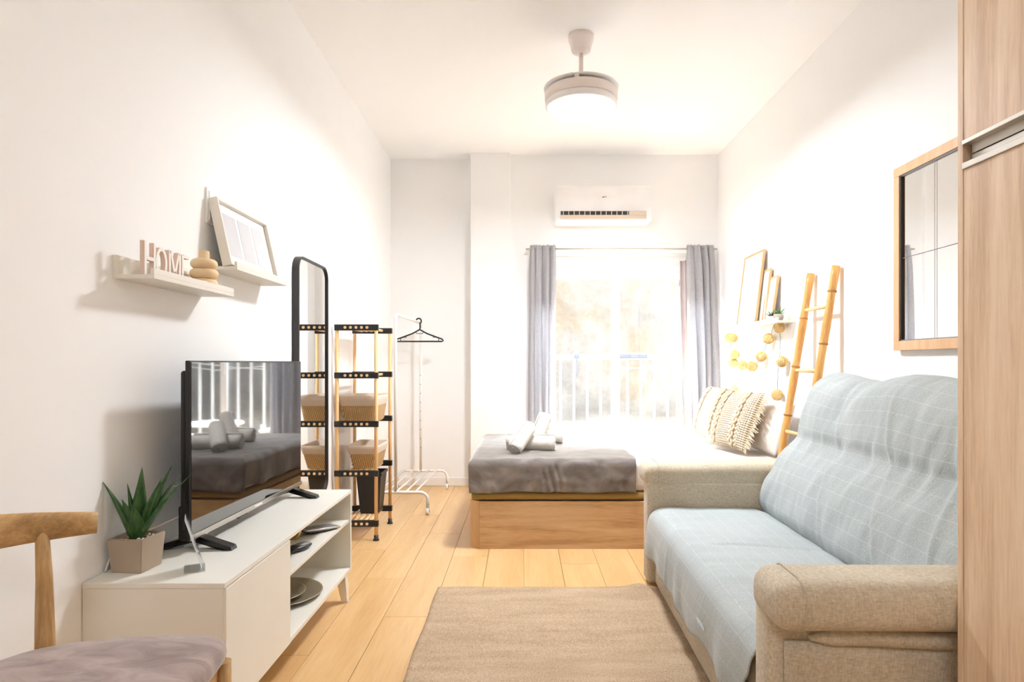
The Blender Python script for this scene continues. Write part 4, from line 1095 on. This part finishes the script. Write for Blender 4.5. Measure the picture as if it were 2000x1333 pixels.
def wire(pts, label):
    P3 = [wallpt(a, b, 1.632) for a, b in pts]; out = []
    for i in range(len(P3)-1):
        for j in range(6):
            f = j/6; q = P3[i].lerp(P3[i+1], f); q.z -= .012*math.sin(PI*f)*(1 if i % 2 == 0 else .4); q.y += .003*math.sin((i*6+j)*1.9); out.append(q)
    out.append(P3[-1]); bm = NB(); tube(bm, out, .0016, 5); tag(obj('light_string', bm, 'string'), label, 'string')
wire([(1425, 655), (1432, 693), (1432, 709), (1451, 714), (1469, 716), (1487, 697), (1501, 662), (1512, 632)], 'thin wire sagging in an arc between the rattan balls')
wire([(1522, 628), (1524, 660), (1523, 690), (1519, 730), (1518, 772)], 'thin wire hanging straight down from the right ledge')

# ================================================================== WINDOW-STYLE MIRROR ON RIGHT WALL
wm = thing('window_mirror', (XR, 2.35, 1.11), 'square oak framed mirror divided into panes by dark bars', 'mirror')
Y0, Y1, Z0, Z1 = 2.00, 2.745, 1.105, 1.892; e = .040; xf = XR-.028
for nm, a, b in (('frame_rail', (xf, Y0, Z0), (XR, Y1, Z0+e)), ('frame_rail', (xf, Y0, Z1-e), (XR, Y1, Z1)), ('frame_stile', (xf, Y0, Z0+e), (XR, Y0+e, Z1-e)), ('frame_stile', (xf, Y1-e, Z0+e), (XR, Y1, Z1-e))):
    part_box(nm, a, b, 'mirror_wood', wm, .002)
part_box('inner_rim', (XR-.022, Y0+e, Z0+e), (XR-.012, Y0+e+.006, Z1-e), 'dark_line', wm, 0)
part_box('inner_rim', (XR-.022, Y1-e-.006, Z0+e), (XR-.010, Y1-e, Z1-e), 'dark_line', wm, 0)
part_box('inner_rim', (XR-.022, Y0+e, Z1-e-.005), (XR-.010, Y1-e, Z1-e), 'grey_plastic', wm, 0)
part_box('inner_rim', (XR-.022, Y0+e, Z0+e), (XR-.010, Y1-e, Z0+e+.005), 'grey_plastic', wm, 0)
ps = (Y1-Y0-2*e)/3; hz = (Z1-Z0-2*e)/2
for i in range(3):
    for j in range(2):
        part_box('mirror_pane', (XR-.014, Y0+e+ps*i, Z0+e+hz*j+.0015), (XR-.010, Y0+e+ps*(i+1), Z0+e+hz*(j+1)-.0015), 'mirror', wm, 0)
for i in (1, 2):
    for d_ in (-.0075, .006): part_box('muntin', (XR-.0145, Y0+e+ps*i+d_, Z0+e), (XR-.010, Y0+e+ps*i+d_+.0018, Z1-e), 'bar_grey', wm, 0)
part_box('muntin', (XR-.0145, Y0+e, Z0+e+hz-.0016), (XR-.010, Y1-e, Z0+e+hz+.0016), 'bar_grey', wm, 0)

# ================================================================== WARDROBE
WXF = .915; WY1 = 1.328; WY0 = .15
wd_ = thing('wardrobe', (1.28, .75, 0), 'tall oak wardrobe with a grey metal handle strip at the right edge', 'wardrobe')
part_box('side_panel', (WXF, WY1-.016, 0), (XR-.005, WY1, 2.5), 'ward', wd_, .001)
part_box('side_panel', (WXF, WY0, 0), (XR-.005, WY0+.016, 2.5), 'ward', wd_, .001)
part_box('top_panel', (WXF, WY0+.016, 2.484), (XR-.005, WY1-.016, 2.5), 'ward', wd_, .001)
part_box('back_panel', (XR-.012, WY0+.016, 0), (XR-.005, WY1-.016, 2.484), 'ward', wd_, 0)
ym = (WY0+WY1)/2
for (a, b) in ((ym+.0015, WY1-.017), (WY0+.017, ym-.0015)):
    part_box('upper_door', (WXF+.001, a, 1.512), (WXF+.018, b, 2.482), 'ward', wd_, .001)
    part_box('lower_door', (WXF+.001, a, .06), (WXF+.018, b, 1.452), 'ward', wd_, .001)
    bm = NB(); box(bm, (WXF-.003, a, 1.503), (WXF+.018, b, 1.512), .0008, 1); box(bm, (WXF+.014, a+.012, 1.484), (WXF+.018, b-.006, 1.503), 0); obj('handle_profile', bm, 'alu', wd_)
    bm = NB(); box(bm, (WXF-.003, a, 1.452), (WXF+.018, b, 1.465), .0008, 1); box(bm, (WXF+.014, a+.012, 1.465), (WXF+.018, b-.006, 1.481), 0); obj('handle_profile', bm, 'alu', wd_)
part_box('shadow_gap', (WXF+.022, WY0+.017, 1.45), (WXF+.026, WY1-.017, 1.515), 'dark_line', wd_, 0)
part_box('plinth', (WXF+.02, WY0+.017, 0), (WXF+.036, WY1-.017, .058), 'ward', wd_, .001)

# ================================================================== SOFA
SR = math.radians(-1.2)
sofa = thing('sofa', (.588, 1.30, 0), 'beige linen sofa with padded arms facing the television bench', 'sofa', None, SR)
def sbox(name, a, b, bev, mat='sofa', seg=5): return part_box(name, a, b, mat, sofa, bev, seg, local=True)
LEN = 1.86
sbox('base', (.0, .20, .012), (.93, 1.70, .20), .02)
sbox('seat_cushion', (-.008, .225, .195), (.60, 1.655, .366), .04)
def arm(y0, y1, py0, py1, nm):
    bm = NB(); box(bm, (-.036, y0, .012), (.95, y1, .50), .022, 4)
    o = obj('arm_body', bm, 'sofa', sofa, True, smooth=True)
    bm = NB(); box(bm, (-.046, py0, .462), (.95, py1, .575), .044, 8)
    for v in bm.verts:
        t = (v.co.x+.04)/.99
        v.co.z += .006*math.sin(t*2.6)-.010*max(0, (.08-v.co.x-.04))*0
        v.co.y += .004*fbm(v.co.x*4, v.co.z*8, 2)
    obj('arm_pad', bm, 'sofa', sofa, True, smooth=True)
    # stitched seam round the front end of the pad
    bm = NB(); pts = []
    cy_, cz_, ry_, rz_ = (py0+py1)/2, .5185, (py1-py0)/2-.002, .0555
    for (yy, zz) in rrect(py0-.0005, py1+.0005, .4615, .5765, .044, 8):
        pts.append((.016, yy+.004*fbm(.016*4, zz*8, 2), zz+.001))
    tube(bm, pts, .0022, 5, closed=True); obj('seam', bm, 'sofa', sofa, True)
arm(.118, .222, .050, .228, 'near')
arm(1.656, 1.78, 1.654, 1.88, 'far')
# fold of loose cover below near pad
bm = NB(); pts = [(.05+i*.05, .108+.002*math.sin(i), .438+.003*math.sin(i*.7)) for i in range(17)]
tube(bm, pts, [.008]+[.017]*15+[.010], 12, ry=[.006]+[.020]*15+[.008]); obj('cover_fold', bm, 'sofa', sofa, True)
bm = NB(); grid(bm, lambda u, v: Vector((-.005+.93*u, .112+.003*math.sin(u*14)*v, .43-.41*v)), 30, 8); obj('side_cover', bm, 'sofa', sofa, True, solid=.006)
# backrest
BP = [(.53, .340), (.498, .372), (.490, .43), (.508, .52), (.552, .615), (.600, .68), (.622, .72), (.622, .77), (.638, .85), (.668, .92), (.718, .965), (.782, .985), (.84, .965), (.885, .90), (.90, .80), (.905, .60), (.905, .30)]
def cr_spline(P_, n):
    out = []; L = len(P_)
    for i in range(L-1):
        p0, p1, p2, p3 = P_[max(i-1, 0)], P_[i], P_[i+1], P_[min(i+2, L-1)]
        for k in range(n):
            t = k/n
            out.append(tuple(.5*((2*p1[j])+(-p0[j]+p2[j])*t+(2*p0[j]-5*p1[j]+4*p2[j]-p3[j])*t*t+(-p0[j]+3*p1[j]-3*p2[j]+p3[j])*t**3) for j in (0, 1)))
    out.append(P_[-1]); return out
BS = cr_spline(BP, 5)
def head_wave(y, z):
    k = max(0, min(1, (z-.70)/.25))
    d1 = math.exp(-((y-1.20)/.07)**2)            # dip between the two back cushions
    return k*(.013*math.cos(2*PI*(y-.88)/.66)-.006*d1), k*(.024*d1)
bm = NB(); rows = []
ys = [.16+i*(1.64-.16)/40 for i in range(41)]
for y in ys:
    e = min(1, min(y-.16, 1.64-y)/.06); sh = (1-math.sqrt(max(0, 1-(1-e)**2)))*.035
    row = []
    for x, z in BS:
        cx_, cz_ = .72, .65
        kz = max(0, min(1, (z-.42)/.45)); yq = .16+(y-.16)*(1-.10*kz)
        dz, dx = head_wave(yq, z)
        row.append(bm.verts.new((x+dx+.012+(cx_-x)*sh*2, yq, z+dz-.012+(cz_-z)*sh*2)))
    rows.append(row)
for a, b in zip(rows, rows[1:]):
    for k in range(len(a)-1):
        f = bm.faces.new((a[k], a[k+1], b[k+1], b[k])); f.smooth = True
bm.faces.new(rows[0]); bm.faces.new(rows[-1]); bmesh.ops.recalc_face_normals(bm, faces=bm.faces)
obj('backrest', bm, 'sofa', sofa, True)
for x in (.06, .86):
    for y in (.17, 1.73):
        bm = NB(); lathe(bm, [(0, 0), (.02, 0), (.022, .014), (0, .014)], (x, y, 0), 16); obj('foot', bm, 'black', sofa, True)

# throw over the sofa: one cloth, front hem -> seat -> crease -> back -> over the top
TP = [(-.030, .155), (-.034, .22), (-.034, .30), (-.024, .345), (.012, .372), (.06, .377), (.20, .377), (.36, .376), (.46, .374), (.500, .362), (.512, .350), (.500, .362), (.488, .385), (.481, .43), (.499, .522), (.543, .62), (.591, .685), (.612, .722), (.612, .772), (.628, .853), (.659, .927), (.712, .974), (.782, .996), (.845, .975), (.893, .905), (.910, .80), (.915, .62)]
TS = cr_spline(TP, 7)
acc = [0]
for a, b in zip(TS, TS[1:]): acc.append(acc[-1]+math.hypot(b[0]-a[0], b[1]-a[1]))
NT = len(TS)-1
icrease = 10*7
NJ = 150
bm = NB()
def cloth(u, v):
    i = min(NT, int(round(u*NT))); x, z = TS[i]; s = acc[i]; f = (i-icrease)
    if f > 0:
        y0 = .235-.0*u; y1 = 1.665
        k = min(1, (s-acc[icrease])/.5)
        y0 = .235-.12*max(0, k-.5)*2; y1 = 1.655-.15*max(0, min(1, (z-.42)/.45))
    else:
        y0, y1 = .240, 1.645
    hang = max(0, min(1, (.335-z)/.16)) if i < 4*7 else 0
    y0 += hang*(.075+.02*math.sin(z*60)); y1 += hang*.012
    y = y0+(y1-y0)*v
    w = fbm(y*4, s*3, 1)
    if i < 4*7:      # hanging front flap: pleats and uneven hem
        x -= hang*(.004+.011*abs(math.sin(y*10.5+1.5*fbm(y*3, 0, 2)))**3+.006*fbm(y*9, z*6, 4))
        z += hang*(.018*fbm(y*5, 1, 9)-.010*math.sin(y*8)) if i < 8 else 0
        x -= .010*math.exp(-((y-1.22)/.018)**2)*hang
    else:
        amp = .0035 if f < 0 else .006
        n_ = amp*fbm(y*9, s*7, 5)+amp*.6*fbm(y*22, s*12, 6)
        if f < 0:
            z += n_+.004*fbm(y*14, x*3, 8)
            z -= .010*math.exp(-((y-1.02-.03*math.sin(x*9))/.010)**2)*max(0, min(1, (x-.05)/.08))*max(0, min(1, (.48-x)/.06))   # crease between the two seat cushions
        else:
            dz, dx = head_wave(y, z)
            rid = 0
            for yc, sl in ((.42, .08), (.72, .16), (1.10, .14)):
                yy = yc+sl*math.sin((s-1.0)*2.6); rid += .007*math.exp(-((y-yy)/.011)**2)-.004*math.exp(-((y-yy-.03)/.02)**2)
            x += dx-n_*1.2-rid; z += dz+n_*.5
            mid = math.exp(-((z-.72)/.05)**2); x -= mid*.0028*math.sin(y*60+3*fbm(y*4, z*4, 3))
    return Vector((x, y, z))
def cuv(u, v): i = min(NT, int(round(u*NT))); return (acc[i], v*1.43)
grid(bm, cloth, NT, NJ, cuv)
o = obj('sofa_throw', bm, 'sofa_throw', None, solid=.003)
o.location = (.588, 1.30, 0); o.rotation_euler = (0, 0, SR)
tag(o, 'pale blue-grey woven cotton throw with ribbed lines covering the sofa', 'sofa throw')

# ================================================================== RUG
bm = NB(); RGX0, RGX1, RGY0, RGY1 = -.392, .80, 1.0, 2.94
def rug(u, v):
    x = RGX0+(RGX1-RGX0)*u; y = RGY0+(RGY1-RGY0)*v
    z = .006+.0015*fbm(x*3, y*3, 0)
    z += .016*math.exp(-((x-.54)/.05)**2)*math.exp(-((y-2.94)/.10)**2)
    y += .003*math.sin(x*17)*v; x += .0025*math.sin(y*13)*(1-u)
    return Vector((x, y, z))
grid(bm, rug, 80, 120)
tag(obj('rug', bm, 'rug', solid=.006), 'flat woven beige-brown rug on the oak floor before the sofa', 'rug')

# ================================================================== CHAIR
chair = thing('dining_chair', (-.83, 1.12, 0), 'wooden chair with curved back rail and mauve-grey velvet seat', 'chair')
# seat
SC = [(-.640, 1.345), (-.612, 1.27), (-.602, 1.12), (-.612, .97), (-.628, .895), (-.75, .875), (-.90, .90), (-1.00, .955), (-1.045, 1.04), (-1.055, 1.12), (-1.045, 1.20), (-1.00, 1.285), (-.90, 1.335), (-.75, 1.360)]
def closed_spline(P_, n):
    out = []; L = len(P_)
    for i in range(L):
        p0, p1, p2, p3 = P_[i-1], P_[i], P_[(i+1) % L], P_[(i+2) % L]
        for k in range(n):
            t = k/n
            out.append(tuple(.5*((2*p1[j])+(-p0[j]+p2[j])*t+(2*p0[j]-5*p1[j]+4*p2[j]-p3[j])*t*t+(-p0[j]+3*p1[j]-3*p2[j]+p3[j])*t**3) for j in (0, 1)))
    return out
SO = closed_spline(SC, 5); ccx, ccy = -.82, 1.12
bm = NB(); rings = []
for k, z in ((.97, .424), (1.0, .432), (1.012, .446), (1.0, .460), (.965, .468), (.90, .473), (.7, .478), (.4, .480), (.15, .480)):
    rings.append([bm.verts.new((ccx+(x-ccx)*k, ccy+(y-ccy)*k, z)) for x, y in SO])
for a, b in zip(rings, rings[1:]):
    for i in range(len(a)):
        f = bm.faces.new((a[i], a[(i+1) % len(a)], b[(i+1) % len(a)], b[i])); f.smooth = True
bm.faces.new(rings[-1]); bm.faces.new(list(reversed(rings[0])))
bmesh.ops.recalc_face_normals(bm, faces=bm.faces); obj('seat', bm, 'velvet', chair)
bm = NB()
a = [bm.verts.new((ccx+(x-ccx)*.95, ccy+(y-ccy)*.95, .424)) for x, y in SO]; b = [bm.verts.new((ccx+(x-ccx)*.95, ccy+(y-ccy)*.95, .385)) for x, y in SO]
for i in range(len(a)): bm.faces.new((a[i], a[(i+1) % len(a)], b[(i+1) % len(a)], b[i]))
bm.faces.new(a); bm.faces.new(b); bmesh.ops.recalc_face_normals(bm, faces=bm.faces); obj('seat_frame', bm, 'chair_wood', chair)
# back rail: curved, thicker in the middle
bm = NB(); pts = []; ra_, rb_ = [], []
for i in range(33):
    t = i/32*2-1
    y = 1.12+.27*t*(1-.04*t*t); x = -1.095+.168*abs(t)**2.2; z = .716-.014*abs(t)**2
    pts.append((x, y, z)); ra_.append(.0135+.002*(1-t*t)); rb_.append(.023+.017*(1-t*t)**1.0)
tube(bm, pts, ra_, 16, ry=rb_); obj('back_rail', bm, 'chair_wood', chair)
for s in (1, -1):
    xb = -.993; yb = 1.12+s*.195
    bm = NB(); tube(bm, [(xb-.03, yb+s*.02, 0), (xb-.005, yb+s*.01, .25), (xb, yb, .45), (xb-.004, yb+s*.003, .60), (xb-.010, yb+s*.004, .705)], [.013, .017, .0185, .0150, .0120], 14); obj('rear_leg', bm, 'chair_wood_z', chair)
    xf_ = -.628; yf_ = 1.12+s*.205
    bm = NB(); tube(bm, [(xf_+.012, yf_+s*.006, 0), (xf_, yf_, .28), (xf_, yf_, .425)], [.012, .018, .017], 14); obj('front_leg', bm, 'chair_wood_z', chair)
for s in (1, -1):
    bm = NB(); tube(bm, [(-.628, 1.12+s*.205, .22), (-.985, 1.12+s*.20, .22)], .010, 10); obj('stretcher', bm, 'chair_wood', chair)
